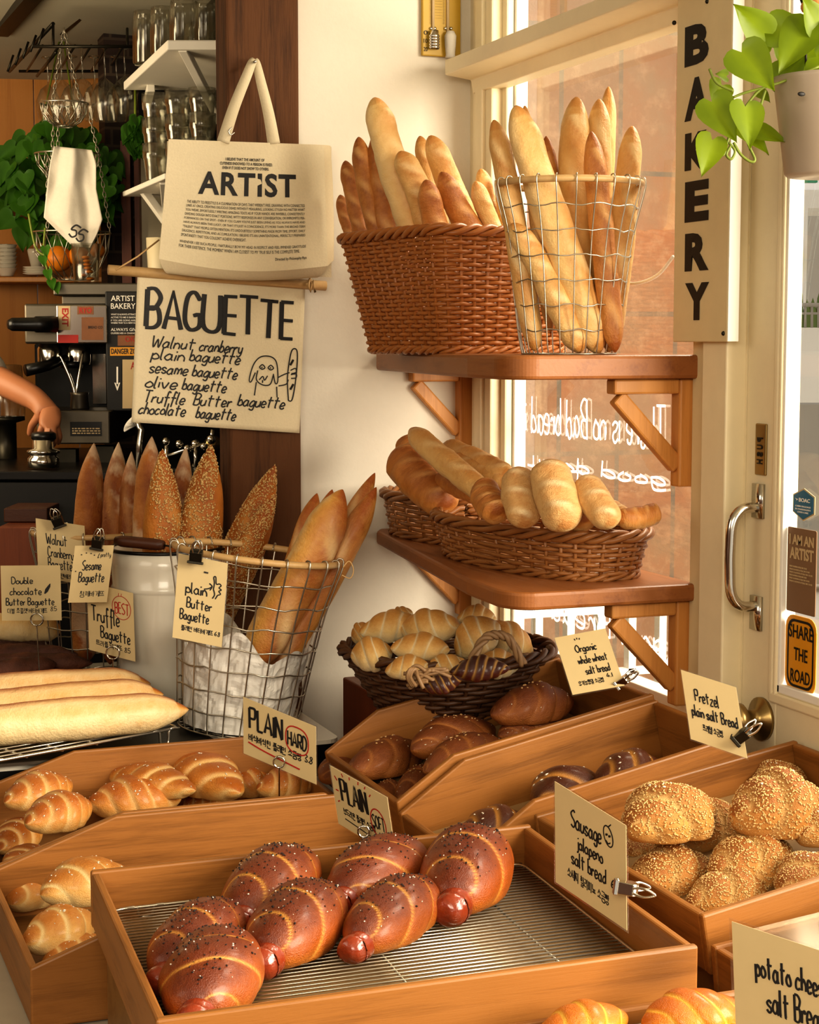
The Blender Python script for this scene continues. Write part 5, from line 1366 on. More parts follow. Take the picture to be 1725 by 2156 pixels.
mb=MB();mb.tube(spl([PB(489,268),PB(482,276),PB(486,284),PB(494,279)],6),.0012,6);mb.tube([PB(537,130,.0),PB(537,130,.07)],.003,8);obj('hook',mb,M['chrome'],t,world=True)
# banner
D=3.74
YBN=3.592
def PN(px,py,o=0): return PY(px,py,YBN+o)
bn=[(290,572),(643,600),(631,912),(277,889)]
t=thing('baguette_banner','cream cloth banner hand lettered BAGUETTE hanging from a wooden dowel','banner',PN(455,900))
def banp(u,v,o=0):
    L=V(bn[3]+(0,)).lerp(V(bn[0]+(0,)),v);Rr=V(bn[2]+(0,)).lerp(V(bn[1]+(0,)),v);p=L.lerp(Rr,u)
    return PN(p.x,p.y,-o-.006*math.sin(u*9+v*2)*(1-v)-.003*noise.noise(V((u*3,v*3,7))))
o=obj('cloth',grid_sheet(banp,40,30),M['canvas'],t,world=True);o.modifiers.new('s','SOLIDIFY').thickness=.0015
mb=MB();mb.tube([PN(228,568,-.001),PN(686,602,-.001)],.0105,12);obj('dowel',mb,M['rattan'],t,world=True)
mb=MB();mb.tube([PN(244,568,-.012),PN(290,540,-.005),PN(335,505,.0)],.0018,6);obj('cord',mb,M['rattan'],t,world=True)
mb=MB();mb.tube([PN(652,588,-.016),PN(650,602,-.018),PN(654,614,-.012),PN(657,600,-.017),PN(660,590,-.016),PN(662,604,-.018),PN(664,615,-.012),PN(655,590,-.012),PN(640,560,.0)],.0026,6)
obj('cord',mb,M['rattan'],t,world=True)
FLAT=V((0,1,0))
q=MB();Bf=lambda u,v:banp(u,v,.0011)
def bw(s,x0,x1,yb,h,w,slope=0,sl_=0.0):
    u0=(x0-284)/(638-284);u1=(x1-284)/(638-284);v0=1-(yb-580)/318;write(q,s,lambda u,v:Bf(u+(v-v0)*sl_,v),u0,u1,v0,h/318,w,slope)
for dx in(0,1.6,-1.6): bw('BAGUETTE',306+dx,614+dx,693,80,.0040,-.02)
for s_,x0,x1,y_ in(('Walnut',318,408,740),('cranberry',420,508,741),('plain',320,388,766),('baguette',400,505,764),('sesame',316,396,795),('baguette',407,500,796),('olive',310,374,826),('baguette',387,478,826),('Truffle',306,392,857),('Butter',412,490,857),('baguette',505,602,852),('chocolate',298,394,882),('baguette',418,500,884)): bw(s_,x0,x1,y_-4,25,.0017,0,.25)
def dood(segs,w=.0014):
    for s_ in segs: q.tube(spl([Bf((x-284)/354,1-(y_-580)/318-.0*(x-284)/354) for x,y_ in s_],5),w,6,flat=FLAT)
dood([[(540,775),(532,795),(528,790),(535,760),(548,742),(566,738),(580,744),(586,760),(588,790),(583,795),(578,775)],[(545,770),(543,790),(556,800),(572,798),(578,778)],[(549,790),(556,782),(560,790),(566,780)],[(556,790),(556,796)],[(548,763),(554,757),(560,763),(554,767),(548,763)],[(566,763),(572,757),(578,763),(572,767),(566,763)],[(543,795),(540,824)],[(586,802),(588,825)],[(587,783),(600,775),(612,770)],[(590,800),(606,795),(610,785)],
 [(612,830),(608,780),(613,730),(620,718),(627,728),(626,780),(620,826),(612,830)],[(614,765),(624,760),(626,768),(616,772)],[(615,774),(626,772),(626,780),(616,782)]])
for x,y_ in((616,748),(618,800)): q.tube([Bf((x-3-284)/354,1-(y_+6-580)/318),Bf((x+3-284)/354,1-(y_-6-580)/318)],.0024,4)
for x in(552,570): q.sphere(Bf((x+1.5-284)/354,1-(763-580)/318),.0016,6)
obj('hand_lettering',q,M['ink'],t,False,world=True)
# ================================================================== PLANTS
def leaf(mb,base,tip,w,nrm,fold=.12,curl=.1,tone=.5):
    """heart shaped leaf"""
    base=V(base);tip=V(tip);x=(tip-base);L=x.length;x.normalize();n=V(nrm);n=(n-x*n.dot(x)).normalized();y=n.cross(x)
    prof=[(-.14,.30),(-.08,.48),(.02,.56),(.15,.58),(.32,.52),(.5,.41),(.68,.27),(.84,.13),(1,.0)]
    o=len(mb.v);K=len(prof)
    for i,(s,hw) in enumerate(prof):
        for j in range(-2,3):
            k=j/2
            ss=s if j else max(s,0.0)
            p=base+x*(ss*L)+y*(k*hw*w)+n*(abs(k)*fold*w-curl*L*(ss*ss)-.05*w*math.sin(k*3))
            mb.v.append(p);mb.c.append((.9 if j==0 else tone*.6,0,0))
    for i in range(K-1):
        for j in range(4): a=o+i*5+j;mb.f.append((a,a+1,a+6,a+5))
def newleaf(): m_=MB();m_.c=[];return m_
D=2.35
pb=PD(1700,370,D)
t=thing('hanging_plant','trailing lime green plant in a white metal pot hanging at the upper right','plant',pb)
k=D/f;pc=PD(1745,372,D)
mb=MB();hh=205*k;mb.lathe([(0,0),(86*k,0),(92*k,.004),(118*k,hh*.96),(120*k,hh),(115*k,hh),(90*k,.01),(0,.01)],48,pc)
obj('pot',mb,M['pot'],t,world=True)
mb=MB();mb.lathe([(0,hh*.9),(114*k,hh*.9)],32,pc);obj('soil',mb,M['soil'],t,world=True)
mb=MB();ql=PD(1688,198,D-.085);mb.sphere(ql,.006,10,(1,.4,.5));obj('drain_hole',mb,M['ink'],t,world=True)
mb=MB();mb.tube([PD(1698,150,D-.03),PD(1696,40,D-.01)],.0016,6);mb.tube(spl([PD(1690,-5,D),PD(1700,12,D),PD(1725,10,D)],5),.0045,8);mb.tube([PD(1790,150,D+.0),PD(1725,-20,D)],.0016,6);obj('hanger_wire',mb,M['steeld'],t,world=True)
mb=MB();mb.sphere(PD(1700,15,D-.01),.009,14);mb.sphere(PD(1722,2,D-.01),.012,14);obj('wooden_bead',mb,M['brack'],t,world=True)
LF=[((1610,70),(1545,8),62,.0,.35),((1562,110),(1632,192),82,-.03,.3),((1500,215),(1552,300),70,-.04,.4),((1520,180),(1500,225),50,.02,.3),((1570,225),(1580,315),66,-.05,.35),((1500,295),(1478,372),58,-.05,.8),((1625,60),(1725,75),70,.02,.3),((1700,55),(1640,155),80,-.0,.4),((1590,275),(1660,300),44,.03,.6),((1560,262),(1620,325),46,.04,.9),((1505,245),(1485,250),22,.0,.8),((1640,175),(1700,110),70,.03,.1),((1660,130),(1760,60),90,.05,.1),((1725,60),(1690,-10),60,.0,.3),((1600,195),(1622,215),24,.03,.8),((1530,160),(1508,155),24,.0,.3),((1600,85),(1570,150),52,.03,.3),((1720,120),(1800,150),80,.0,.2),((1760,90),(1830,60),80,.0,.2)]
ml=newleaf();rn=random.Random(4)
for (a,b,w,dz,tn) in LF:
    nn=-F_+R_*rn.uniform(-.35,.35)+V((0,0,rn.uniform(-.1,.45)));leaf(ml,PD(*a,D+dz-.03),PD(*b,D+dz-.05),w*k,nn,.10,.06,tn)
obj('foliage',ml,M['leafl'],t,world=True)
mb=MB()
for p in ([(1725,140),(1640,175),(1570,195),(1545,205)],[(1640,175),(1600,190),(1560,240),(1535,290),(1525,325),(1512,318),(1500,296)],[(1560,240),(1575,300),(1590,335),(1580,340),(1560,325),(1545,300)],[(1545,192),(1510,175),(1494,145)],[(1612,190),(1602,225),(1596,255)],[(1535,300),(1548,318),(1540,335),(1530,325),(1540,305)]):
    mb.tube(spl([PD(x,y_,D-.045) for x,y_ in p],6),.0019,6)
obj('vine',mb,M['stem'],t,world=True)
# ================================================================== BAR BACKGROUND
VZ=V((0,0,1));FH=V((F_.x,F_.y,0)).normalized();CAMR=Matrix((R_,FH,VZ)).transposed()
def scr(mb,x0,x1,y0,y1,D,dep,rot=None):
    """box facing the room, filling the given picture rectangle on its near face"""
    a=PD(x0,y1,D);b=PD(x1,y0,D);w=(b-a).dot(R_);h=b.z-a.z;c=a+R_*w/2+VZ*h/2+FH*dep/2
    mb.box(c,(w,dep,h),CAMR);return mb
def pxs(n,D): return n*D/f
# black bar counter
t=thing('bar_counter','black bar counter carrying the espresso machine','counter',PD(150,1250,4.6))
mb=MB();scr(mb,-260,455,992,1012,4.5,1.0);obj('countertop',mb,M['black'],t,False,world=True,bevel=.004)
mb=MB();scr(mb,-240,450,1012,1650,4.56,.9);obj('cabinet_body',mb,M['blackm'],t,False,world=True)
t=thing('wooden_crate','reddish brown wooden crate in the shadow at the left','crate',PD(60,2040,4.3))
mb=MB();scr(mb,8,100,1070,1100,4.29,.15);obj('lid',mb,M['darkwood'],t,False,world=True,bevel=.003)
mb=MB();scr(mb,16,98,1100,2040,4.30,.13);obj('crate_body',mb,M['redwood'],t,False,world=True,bevel=.003)
# bowl shelf on the orange wall
wsh=MB();scr(wsh,-60,235,583,594,6.0,.3);tag(obj('plank_shelf',wsh,M['panel'],None,False,bevel=.003),'narrow wooden shelf on the orange plank wall holding bowls','shelf')
for k in range(7):
    q=PD(14,582-k*8.2,6.1);r=pxs(23,6.1);mb=MB();mb.lathe([(0,0),(r*.55,0),(r*.62,.003),(r*.95,pxs(17,6)),(r,pxs(18,6)),(r*.9,pxs(16,6)),(0,.006)],24,q)
    tag(obj('bowl',mb,M['enamel']),'white bowl in the stack on the plank shelf, '+('at the bottom','second from the bottom','third from the bottom','in the middle','third from the top','second from the top','at the top')[k],'bowl','stacked white bowls')
for k in range(4):
    q=PD(78,580-k*4.4,6.1);r=pxs(30,6.1);mb=MB();mb.lathe([(0,0),(r*.6,0),(r,pxs(4,6)),(r*.98,pxs(5,6)),(0,.004)],24,q)
    tag(obj('saucer',mb,M['enamel']),'white saucer in the stack under the cup, '+('lowest','second lowest','second highest','highest')[k],'saucer','stacked white saucers')
q=PD(76,562,6.1);mb=MB();r=pxs(18,6.1);mb.lathe([(0,0),(r*.6,0),(r*.95,pxs(30,6)),(r,pxs(38,6)),(r*.9,pxs(37,6)),(0,.01)],24,q);tag(obj('cup',mb,M['enamel']),'white cup standing on the saucers on the plank shelf','cup')
# espresso machine
t=thing('espresso_machine','chrome espresso machine covered in stickers, behind the banner','espresso machine',PD(170,992,4.85))
D=4.85
mb=MB();scr(mb,112,368,596,622,D+.06,.45);scr(mb,130,230,622,642,D+.1,.35);obj('cup_tray',mb,M['steel'],t,False,world=True,bevel=.004)
mb=MB();scr(mb,52,226,640,724,D-.02,.4);obj('chrome_housing',mb,M['steel'],t,False,world=True,bevel=.006)
mb=MB();scr(mb,120,226,643,722,D-.028,.01);obj('side_panel',mb,M['chrome'],t,False,world=True,bevel=.002)
mb=MB();q0=PD(17,683,D-.12);q1=PD(118,683,D-.05);mb.tube([q0,q0.lerp(q1,.08),q0.lerp(q1,.55),q0.lerp(q1,.57),q1],[.012,.018,.019,.022,.023],16);obj('steam_knob',mb,M['black'],t,world=True)
mb=MB();scr(mb,225,330,614,866,D+.0,.4);scr(mb,75,232,724,864,D+.22,.2);obj('machine_body',mb,M['blackm'],t,False,world=True,bevel=.004)
mb=MB();scr(mb,196,224,745,850,D+.19,.02);obj('mirror_panel',mb,M['chrome'],t,False,world=True)
mb=MB();scr(mb,78,232,864,935,D-.06,.45);obj('drip_tray',mb,M['steel'],t,False,world=True,bevel=.004)
mb=MB();scr(mb,148,214,888,918,D-.066,.01);pl=obj('name_plate',mb,M['black'],t,False,world=True)
mb=MB();rn=random.Random(8)
for k in range(5):
    x=152
    while x<208: w_=rn.uniform(3,9);scr(mb,x,min(x+w_,211),891+k*5,893.5+k*5,D-.068,.002);x+=w_+2
obj('plate_print',mb,M['label_c'],pl,False)
mb=MB();
for x in(105,165): mb.lathe([(0,-.01),(pxs(24,D),-.01),(pxs(26,D),.0),(pxs(26,D),pxs(26,D)),(pxs(18,D),pxs(40,D)),(0,pxs(40,D))],24,PD(x,760,D+.06))
obj('group_head',mb,M['chrome'],t,world=True)
mb=MB();mb.tube([PD(140,755,D+.02),PD(100,770,D-.03),PD(55,780,D-.07)],[.012,.015,.017],12);mb.lathe([(0,0),(pxs(24,D),0),(pxs(26,D),pxs(14,D)),(0,pxs(14,D))],24,PD(150,775,D+.05));obj('portafilter',mb,M['black'],t,world=True)
mb=MB();mb.tube(spl([PD(125,745,D),PD(150,800,D-.02),PD(158,835,D-.02)],5),.004,8);mb.tube(spl([PD(175,740,D),PD(165,800,D-.02),PD(160,830,D-.02)],5),.004,8);obj('steam_pipe',mb,M['chrome'],t,world=True)
mb=MB();scr(mb,120,160,946,990,D-.02,.05);scr(mb,190,240,940,991,D-.02,.1);obj('foot',mb,M['steeld'],t,False,world=True)
# stickers as parts of the machine
D1_=PD(173,722,D-.028)-FH*.0006;D2_=PD(277,866,D)-FH*.0006
def onv(px,py,P0): d=ray(px,py);return O_+d*((P0-O_).dot(FH)/d.dot(FH))
def sticker(nm,x0,x1,y0,y1,P0,mat,txt=None,tm='ink',rot=False,off=.01,tp=t):
    mb=MB();q=[onv(x0,y1,P0),onv(x1,y1,P0),onv(x1,y0,P0),onv(x0,y0,P0)];mb.prism(q,(0,0,0),-FH*.001);o=obj(nm,mb,mat,tp,False,world=True)
    if txt:
        q=MB()
        for s_,u0,u1,v0,v1 in txt:
            if rot: fr_=lambda u,v,o=.0006:onv(x0+(x1-x0)*v,y0+(y1-y0)*u,P0-FH*(.001+o))
            else: fr_=lambda u,v,o=.0006:onv(x0+(x1-x0)*u,y1-(y1-y0)*v,P0-FH*(.001+o))
            put_text(q,s_,fr_,u0,u1,v0,v1,off)
        obj('sticker_print',q,M[tm],o,False)
    return o
sticker('sticker',123,148,644,695,D1_,M['label_c'],[('EXIT',.1,.85,.3,.85)],'red',True,.03)
sticker('sticker',163,197,645,662,D1_,M['label_b'],[('RYO',.12,.88,.15,.85)],'red',False,.03)
sticker('sticker',172,218,668,716,D1_,M['label_b'],[('BREAD CO',.3,.95,.5,.62)],'ink')
sticker('sticker',122,165,705,722,D1_,M['red'])
sticker('sticker',226,300,616,706,D2_,M['ink'],[('ARTIST',.10,.78,.80,.93),('BAKERY',.10,.80,.62,.75),('WHAT IS ALWAYS ATTRACTIVE',.1,.9,.47,.51),('ACTIVE TO ME IS BAKING',.1,.86,.40,.44),('IF YOU ARE GOING AHEAD',.1,.88,.33,.37),('WHERE THAT IS A NEW DAY',.1,.86,.27,.31),('ALWAYS GIVE',.10,.88,.10,.17),('OURSELVES A CHANCE',.10,.84,.03,.07)],'chalk',False,.01)
sticker('sticker',248,300,700,728,D2_,M['label_b'],[('OK',.3,.7,.3,.7)],'red')
sticker('sticker',232,300,731,749,D2_,M['signy'],[('DANGER ZONE',.03,.98,.2,.85)],'ink',False,.02)
sticker('sticker',238,256,766,827,D2_,M['ink'],[('I',.40,.60,.3,.9),('V',.15,.85,.08,.35)],'chalk',False,.03)
sticker('sticker',258,292,757,860,D2_,M['label_c'],[('A',.5,.8,.8,.95)],'red')
# jug, tamper, grinder, taps
def lat(name,label,cat,px,py,D,prof,mat,n=28,extra=None):
    q=PD(px,py,D);mb=MB();mb.lathe([(r*D/f,z*D/f) for r,z in prof],n,q);o=obj(name,mb,M[mat]);return tag(o,label,cat)
lat('steel_jug','small steel milk jug under the machine group head','jug',168,862,D+.0,[(0,0),(19,0),(20,3),(18,30),(20,36),(18,36),(16,5),(0,4)],'steel')
t=thing('coffee_tamper','coffee tamper with black top and chrome base under the barista hand','tamper',PD(92,990,4.58))
mb=MB();k=4.58/f;mb.lathe([(0,0),(33*k,0),(33*k,20*k),(28*k,24*k),(28*k,28*k),(34*k,30*k),(34*k,36*k),(22*k,40*k),(22*k,58*k),(0,58*k)],28,PD(92,984,4.58));obj('base',mb,M['chrome'],t,world=True)
mb=MB();mb.lathe([(22*k,0),(26*k,4*k),(26*k,14*k),(20*k,18*k),(0,18*k)],28,PD(92,927,4.58));obj('grip',mb,M['black'],t,world=True)
t=thing('coffee_grinder','glass topped coffee grinder at the left edge behind the arm','grinder',PD(8,985,5.0))
k=5.0/f;mb=MB();mb.lathe([(0,0),(38*k,0),(38*k,14*k),(22*k,20*k),(22*k,95*k),(40*k,100*k),(40*k,108*k),(0,108*k)],28,PD(14,985,5.0));obj('body',mb,M['steeld'],t,world=True)
mb=MB();mb.lathe([(38*k,0),(40*k,30*k),(34*k,110*k),(28*k,112*k)],28,PD(14,880,5.0));obj('bean_hopper',mb,M['tumbler'],t,world=True)
t=thing('pitcher_rinser','cluster of chrome taps and valves behind the sesame baguettes','tap',PD(400,1020,4.66))
mb=MB();rn=random.Random(11)
for x,y_ in((350,930),(352,960),(378,935),(395,945),(412,935),(430,940),(445,925),(352,985),(412,985),(390,960),(430,965),(360,1000)):
    mb.sphere(PD(x,y_,4.66+rn.uniform(-.03,.03)),pxs(rn.uniform(7,11),4.66),12)
for a,b in(((350,925),(352,1000)),((352,960),(445,930)),((412,935),(412,990)),((445,925),(448,905))): mb.tube([PD(*a,4.66),PD(*b,4.66)],pxs(4.5,4.66),8)
obj('valve_body',mb,M['chrome'],t,world=True)
mb=MB();mb.lathe([(0,0),(pxs(18,4.66),0),(pxs(18,4.66),.02),(0,.024)],20,PD(448,935,4.68),Matrix.Rotation(PI/2,3,'X'));obj('gauge',mb,M['brass'],t,world=True)
t=thing('cleaning_brush','white bristled brush with chrome handle below the banner','brush',PD(285,915,4.68))
mb=MB()
for k in range(16):
    a=PD(285,895,4.68);an=PI*.55+k*.10;mb.tube([a,a+R_*math.cos(an)*pxs(24,4.66)+VZ*math.sin(an+.5)*pxs(24,4.66)],pxs(2.4,4.66),5)
obj('bristles',mb,M['chalk'],t,world=True)
mb=MB();mb.tube([PD(288,885,4.66),PD(298,905,4.66),PD(294,935,4.66),PD(290,1003,4.66)],pxs(7,4.66),10);obj('ferrule',mb,M['chrome'],t,world=True)
# white glass shelves left of the pillar
def gshelf(label,poly,th,D,br):
    t=thing('glass_shelf',label,'shelf',poly[0]);mb=MB();mb.prism(poly,(0,0,-th),(0,0,0));obj('board',mb,M['white'],t,False,world=True,bevel=.003)
    for p in br:
        mb=MB();mb.bar(p[0],p[1],.022,.022);obj('bracket',mb,M['white'],t,False,world=True,bevel=.002)
zg=PD(360,84,4.6).z
P0=lambda px,py,z:PZ(px,py,z)
g1=[PD(252,163,5.1),PD(352,84,4.35),PD(600,84,4.35),PD(600,150,5.1)]
zz=g1[1].z
g1=[V((p.x,p.y,zz)) for p in(PD(260,160,5.05),PD(352,84,4.35),PD(540,84,4.35),PD(540,160,5.05))]
gshelf('upper white shelf of glass jars left of the pillar',g1,pxs(20,4.4),4.5,[(PD(385,100,4.37),PD(475,275,4.9)),(PD(318,185,4.95),PD(308,225,5.1))])
z2=PD(300,400,5.0).z
g2=[V((p.x,p.y,z2)) for p in(PD(258,402,5.05),PD(345,360,4.5),PD(540,360,4.5),PD(540,402,5.05))]
gshelf('lower white shelf with stacked tumblers left of the pillar',g2,pxs(12,4.6),4.7,[(PD(300,398,4.95),PD(352,470,5.0)),(PD(345,380,4.6),PD(352,460,5.0))])
def glass(name,label,cat,px,py,D,r,h,group,stem=False,up=1,flut=0,mat='tumbler'):
    k=D/f;q=PD(px,py,D)
    if stem: prof=[(0,0),(12,0),(13,-2),(2,-5),(2,-h*.42),(r*.6,-h*.5),(r,-h*.68),(r*.97,-h*.82),(r*.75,-h)]
    else: prof=[(0,0),(r*.75,0),(r*.8,3),(r*.92,h*.5),(r,h),(r*.95,h),(r*.85,h*.5),(r*.72,6),(0,6)]
    mb=MB();mb.lathe([(a*k,b*k) for a,b in prof],30,q,flut=flut);return tag(obj(name,mb,M[mat]),label,cat,group)
gi=0
for px,py,Dg,r,h,lb in((310,90,4.75,30,110,'ribbed glass jar furthest left on the upper white shelf'),(345,84,4.6,28,100,'ribbed glass jar second from left on the upper white shelf'),(388,82,4.5,30,100,'ribbed glass jar in front of the upper white shelf'),(436,82,4.5,26,100,'ribbed glass jar next to the pillar on the upper white shelf'),(415,78,4.8,28,90,'ribbed glass jar behind on the upper white shelf')):
    q=PD(px,py,Dg);q2=V((q.x,q.y,zz+.001));p_=q2;k=Dg/f
    mb=MB();mb.lathe([(a*k,b*k) for a,b in[(0,0),(r*.9,0),(r,4),(r,h*.8),(r*.9,h),(r*.85,h),(r*.92,h*.8),(r*.9,6),(0,6)]],40,p_,flut=.04);tag(obj('glass_jar',mb,M['tumbler']),lb,'glass jar','glass jars on the upper shelf')
for ci,(px,Dg) in enumerate(((330,4.75),(378,4.65),(428,4.6),(358,4.95),(410,4.9))):
    for lv in range(3):
        k=Dg/f;q=PD(px,400,Dg);q=V((q.x,q.y,z2+.001+lv*52*k));mb=MB();r=29;h=78;mb.lathe([(a*k,b*k) for a,b in[(0,0),(r*.72,0),(r*.76,3),(r*.9,h*.55),(r*.98,h*.6),(r,h),(r*.95,h),(r*.86,h*.5),(r*.7,5),(0,5)]],30,q,flut=.025)
        tag(obj('tumbler',mb,M['tumbler']),('lowest','middle','top')[lv]+' tumbler in the '+('left front','centre front','pillar side front','left rear','right rear')[ci]+' stack on the lower white shelf','tumbler','stacked tumblers')
q=PD(335,596,5.02);mb=MB();k=5.02/f;mb.lathe([(0,0),(20*k,0),(22*k,4*k),(26*k,94*k),(24*k,94*k),(0,8*k)],24,q);tag(obj('paper_cup',mb,M['cream']),'cream cup half hidden behind the tote bag','cup')
# hanging glass rack
t=thing('glass_rack','black wire rack under the ceiling for hanging wine glasses','glass rack',PD(170,110,5.3))
mb=MB()
for k in range(6): 
    x=90+k*34;mb.tube([PD(x,96,5.05),PD(x-34,150,5.75)],.004,6)
mb.tube([PD(70,98,5.05),PD(280,98,5.05)],.005,6);mb.tube([PD(40,150,5.75),PD(240,150,5.75)],.005,6)
for k in range(5): mb.tube([PD(80-k*16,95+k*14,5.1+k*.14),PD(92-k*16,60+k*14,5.1+k*.14)],.004,6)
mb.tube([PD(112,50,5.1),PD(20,150,5.75)],.006,6);mb.tube([PD(78,160,5.7),PD(118,110,5.1)],.005,6)
for x,y_ in((112,50),(268,60)): mb.tube([PD(x,y_,5.1),PD(x,98,5.06)],.004,6)
obj('wire_frame',mb,M['steeld'],t,world=True)
for i,(px,py,Dg,r,h,lb) in enumerate(((128,98,5.1,30,160,'wine glass hanging at the left front of the rack'),(172,98,5.1,28,150,'wine glass hanging second from left in front'),(220,98,5.12,30,155,'wine glass hanging third from left in front'),(262,100,5.2,27,140,'wine glass hanging next to the white shelf'),(100,120,5.4,26,135,'wine glass hanging behind at the far left'),(150,118,5.4,26,135,'wine glass hanging in the second row on the left'),(198,118,5.4,26,135,'wine glass hanging in the second row, middle'),(245,118,5.4,26,135,'wine glass hanging in the second row on the right'))):
    glass('wine_glass',lb,'wine glass',px,py,Dg,r,h,'hanging wine glasses',True)
# tiered hanging wire basket
t=thing('hanging_basket','three tier chain hung wire basket in the bar','hanging basket',PD(140,590,5.0))
Dh=5.10;k=Dh/f
def bowlw(px,py,rx,hh):
    c=PD(px,py,Dh);mb=MB()
    for j in range(18):
        a=j*2*PI/18;mb.tube([c+R_*math.cos(a+s*.5)*rx*k*math.cos(s*1.2)*1+FH*math.sin(a+s*.5)*rx*k*math.cos(s*1.2)-VZ*hh*k*math.sin(s*1.2)/.93 for s in(0,.33,.66,1.0)],.0013,4)
        mb.tube([c+R_*math.cos(a-s*.5)*rx*k*math.cos(s*1.2)+FH*math.sin(a-s*.5)*rx*k*math.cos(s*1.2)-VZ*hh*k*math.sin(s*1.2)/.93 for s in(0,.33,.66,1.0)],.0013,4)
    for s in(0,1.0): mb.tube([c+R_*math.cos(a*2*PI/24)*rx*k*math.cos(s*1.2)+FH*math.sin(a*2*PI/24)*rx*k*math.cos(s*1.2)-VZ*hh*k*math.sin(s*1.2)/.93 for a in range(24)],.0026 if s==0 else .0016,6,True)
    return mb
obj('wire_bowl',bowlw(135,218,50,48),M['wire'],t,world=True);obj('wire_bowl',bowlw(142,325,68,55),M['wire'],t,world=True);obj('wire_bowl',bowlw(150,490,82,98),M['wire'],t,world=True)
def chain(a,b):
    a=V(a);b=V(b);L=(b-a).length;n=max(4,int(L/.014));mb=MB();d=(b-a).normalized()
    for i in range(n):
        c=a.lerp(b,(i+.5)/n);s=R_ if i%2 else FH
        mb.tube([c+d*math.cos(q*PI/4)*L/n*.72+s*math.sin(q*PI/4)*.0045 for q in range(8)],.0013,4,True)
    return mb
for a,b in(((112,265),(110,330)),((122,265),(122,330)),((188,240),(208,330)),((208,330),(232,490)),((100,330),(100,490)),((135,60),(110,218)),((135,60),(170,218))):
    obj('chain',chain(PD(*a,Dh-.02),PD(*b,Dh-.02)),M['wire'],t,world=True)
for i,(px,py,r,lb) in enumerate(((124,545,29,'largest orange in the lowest hanging basket'),(205,528,16,'orange peeking out behind the tumbler'),(165,540,22,'orange behind the glass in the lowest hanging basket'))):
    mb=MB();mb.sphere(PD(px,py,Dh),r*k,24,(1,1,.94));tag(obj('orange',mb,M['orange']),lb,'orange','oranges in the hanging basket')
# cloth 55
t=thing('tea_towel','white cloth marked 55 draped over the hanging basket','cloth',PD(160,515,4.9))
ol=[(112,308),(150,306),(195,318),(205,350),(210,392),(200,398),(198,420),(216,462),(208,480),(204,520),(190,515),(150,520),(130,490),(92,462),(96,400),(106,340)]
def towel(u,v,o=0):
    # v 0 top .. 1 bottom
    Lx=[(0,113,308),(.2,104,350),(.45,98,400),(.7,92,458),(.85,122,488),(1,154,518)];Rx=[(0,194,316),(.15,203,345),(.4,203,398),(.7,216,462),(.85,207,488),(1,190,522)]
    def itp(T):
        for a,b in zip(T,T[1:]):
            if v<=b[0]: k_=(v-a[0])/(b[0]-a[0]);return a[1]+(b[1]-a[1])*k_,a[2]+(b[2]-a[2])*k_
        return T[-1][1:]
    l=itp(Lx);r=itp(Rx);x=l[0]+(r[0]-l[0])*u;y=l[1]+(r[1]-l[1])*u
    return PD(x,y,4.972-o+.012*math.sin(u*9+1.2*v)*(1-.2*v)+.01*noise.noise(V((u*5,v*4,1))))
o=obj('cloth',grid_sheet(towel,30,30),M['cloth'],t,world=True);o.modifiers.new('s','SOLIDIFY').thickness=.002
FLAT=F_
q=MB()
def tw(px,py,o=.0): return PD(px,py,4.946-o)
for cxx,cyy in((157,487),(172,496)):
    def fr_(u,v,o=0,cxx=cxx,cyy=cyy):
        a=math.radians(32);dx=(u-.5)*17;dy=(.5-v)*30;return tw(cxx+dx*math.cos(a)-dy*math.sin(a),cyy+dx*math.sin(a)+dy*math.cos(a))
    write(q,'5',lambda u,v:fr_(u,v),.05,.95,.05,.9,.0028)
obj('number_print',q,M['ink'],t,False,world=True)
# tumbler with orange on the machine
k=4.94/f;q=PD(182,596,4.94);mb=MB();mb.lathe([(a*k,b*k) for a,b in[(0,0),(25,0),(26,3),(31,82),(29,82),(24,6),(0,6)]],30,q);tag(obj('tumbler',mb,M['tumbler']),'clear tumbler with orange slices on top of the espresso machine','tumbler')
rn=random.Random(2)
for j,w_ in enumerate(('lowest','second lowest','third from the bottom','middle','third from the top','second highest','topmost')):
    mb=MB();mb.sphere(PD(182+rn.uniform(-9,9),587-j*7.5,4.94+rn.uniform(-.01,.01)),9*k,14,(1,1,.42));tag(obj('orange_slice',mb,M['orange']),w_+' orange slice inside the tumbler on the espresso machine','orange slice','orange slices in the tumbler')
# bar plant
t=thing('bar_plant','dense trailing pothos hanging in the bar behind the white cloth','plant',PD(120,560,5.2))
ml=newleaf();rn=random.Random(9)
for i in range(230):
    an=rn.uniform(0,2*PI);rr=math.sqrt(rn.random());x=122+128*rr*math.cos(an);y=385+125*rr*math.sin(an)
    if x>222: y=min(max(y,300),410)
    Dp=5.38+rn.uniform(-.12,.25);L=rn.uniform(32,58);a2=rn.uniform(.6,2.6)
    leaf(ml,PD(x,y,Dp),PD(x+L*math.cos(a2),y+L*math.sin(a2),Dp-.02),pxs(rn.uniform(30,46),Dp),-F_+R_*rn.uniform(-.7,.7)+VZ*rn.uniform(0,.9),.12,.08,rn.random())
for x,y in((100,570),(108,590),(118,598),(95,520),(90,540)): leaf(ml,PD(x,y,4.9),PD(x+4,y+22,4.88),pxs(18,4.9),-F_+VZ*.3,.1,.1,1)
obj('foliage',ml,M['leafd'],t,world=True)
mb=MB();mb.lathe([(0,-.12),(.13,-.12),(.16,.02),(.15,.02),(0,.0)],24,PD(120,400,5.6));obj('planter',mb,M['darkwood'],t,world=True)
mb=MB()
for p in([(95,480),(92,530),(100,570)],[(60,450),(75,520),(98,540)],[(105,560),(112,590),(120,600)]): mb.tube(spl([PD(x,y,4.95) for x,y in p],5),.003,6)
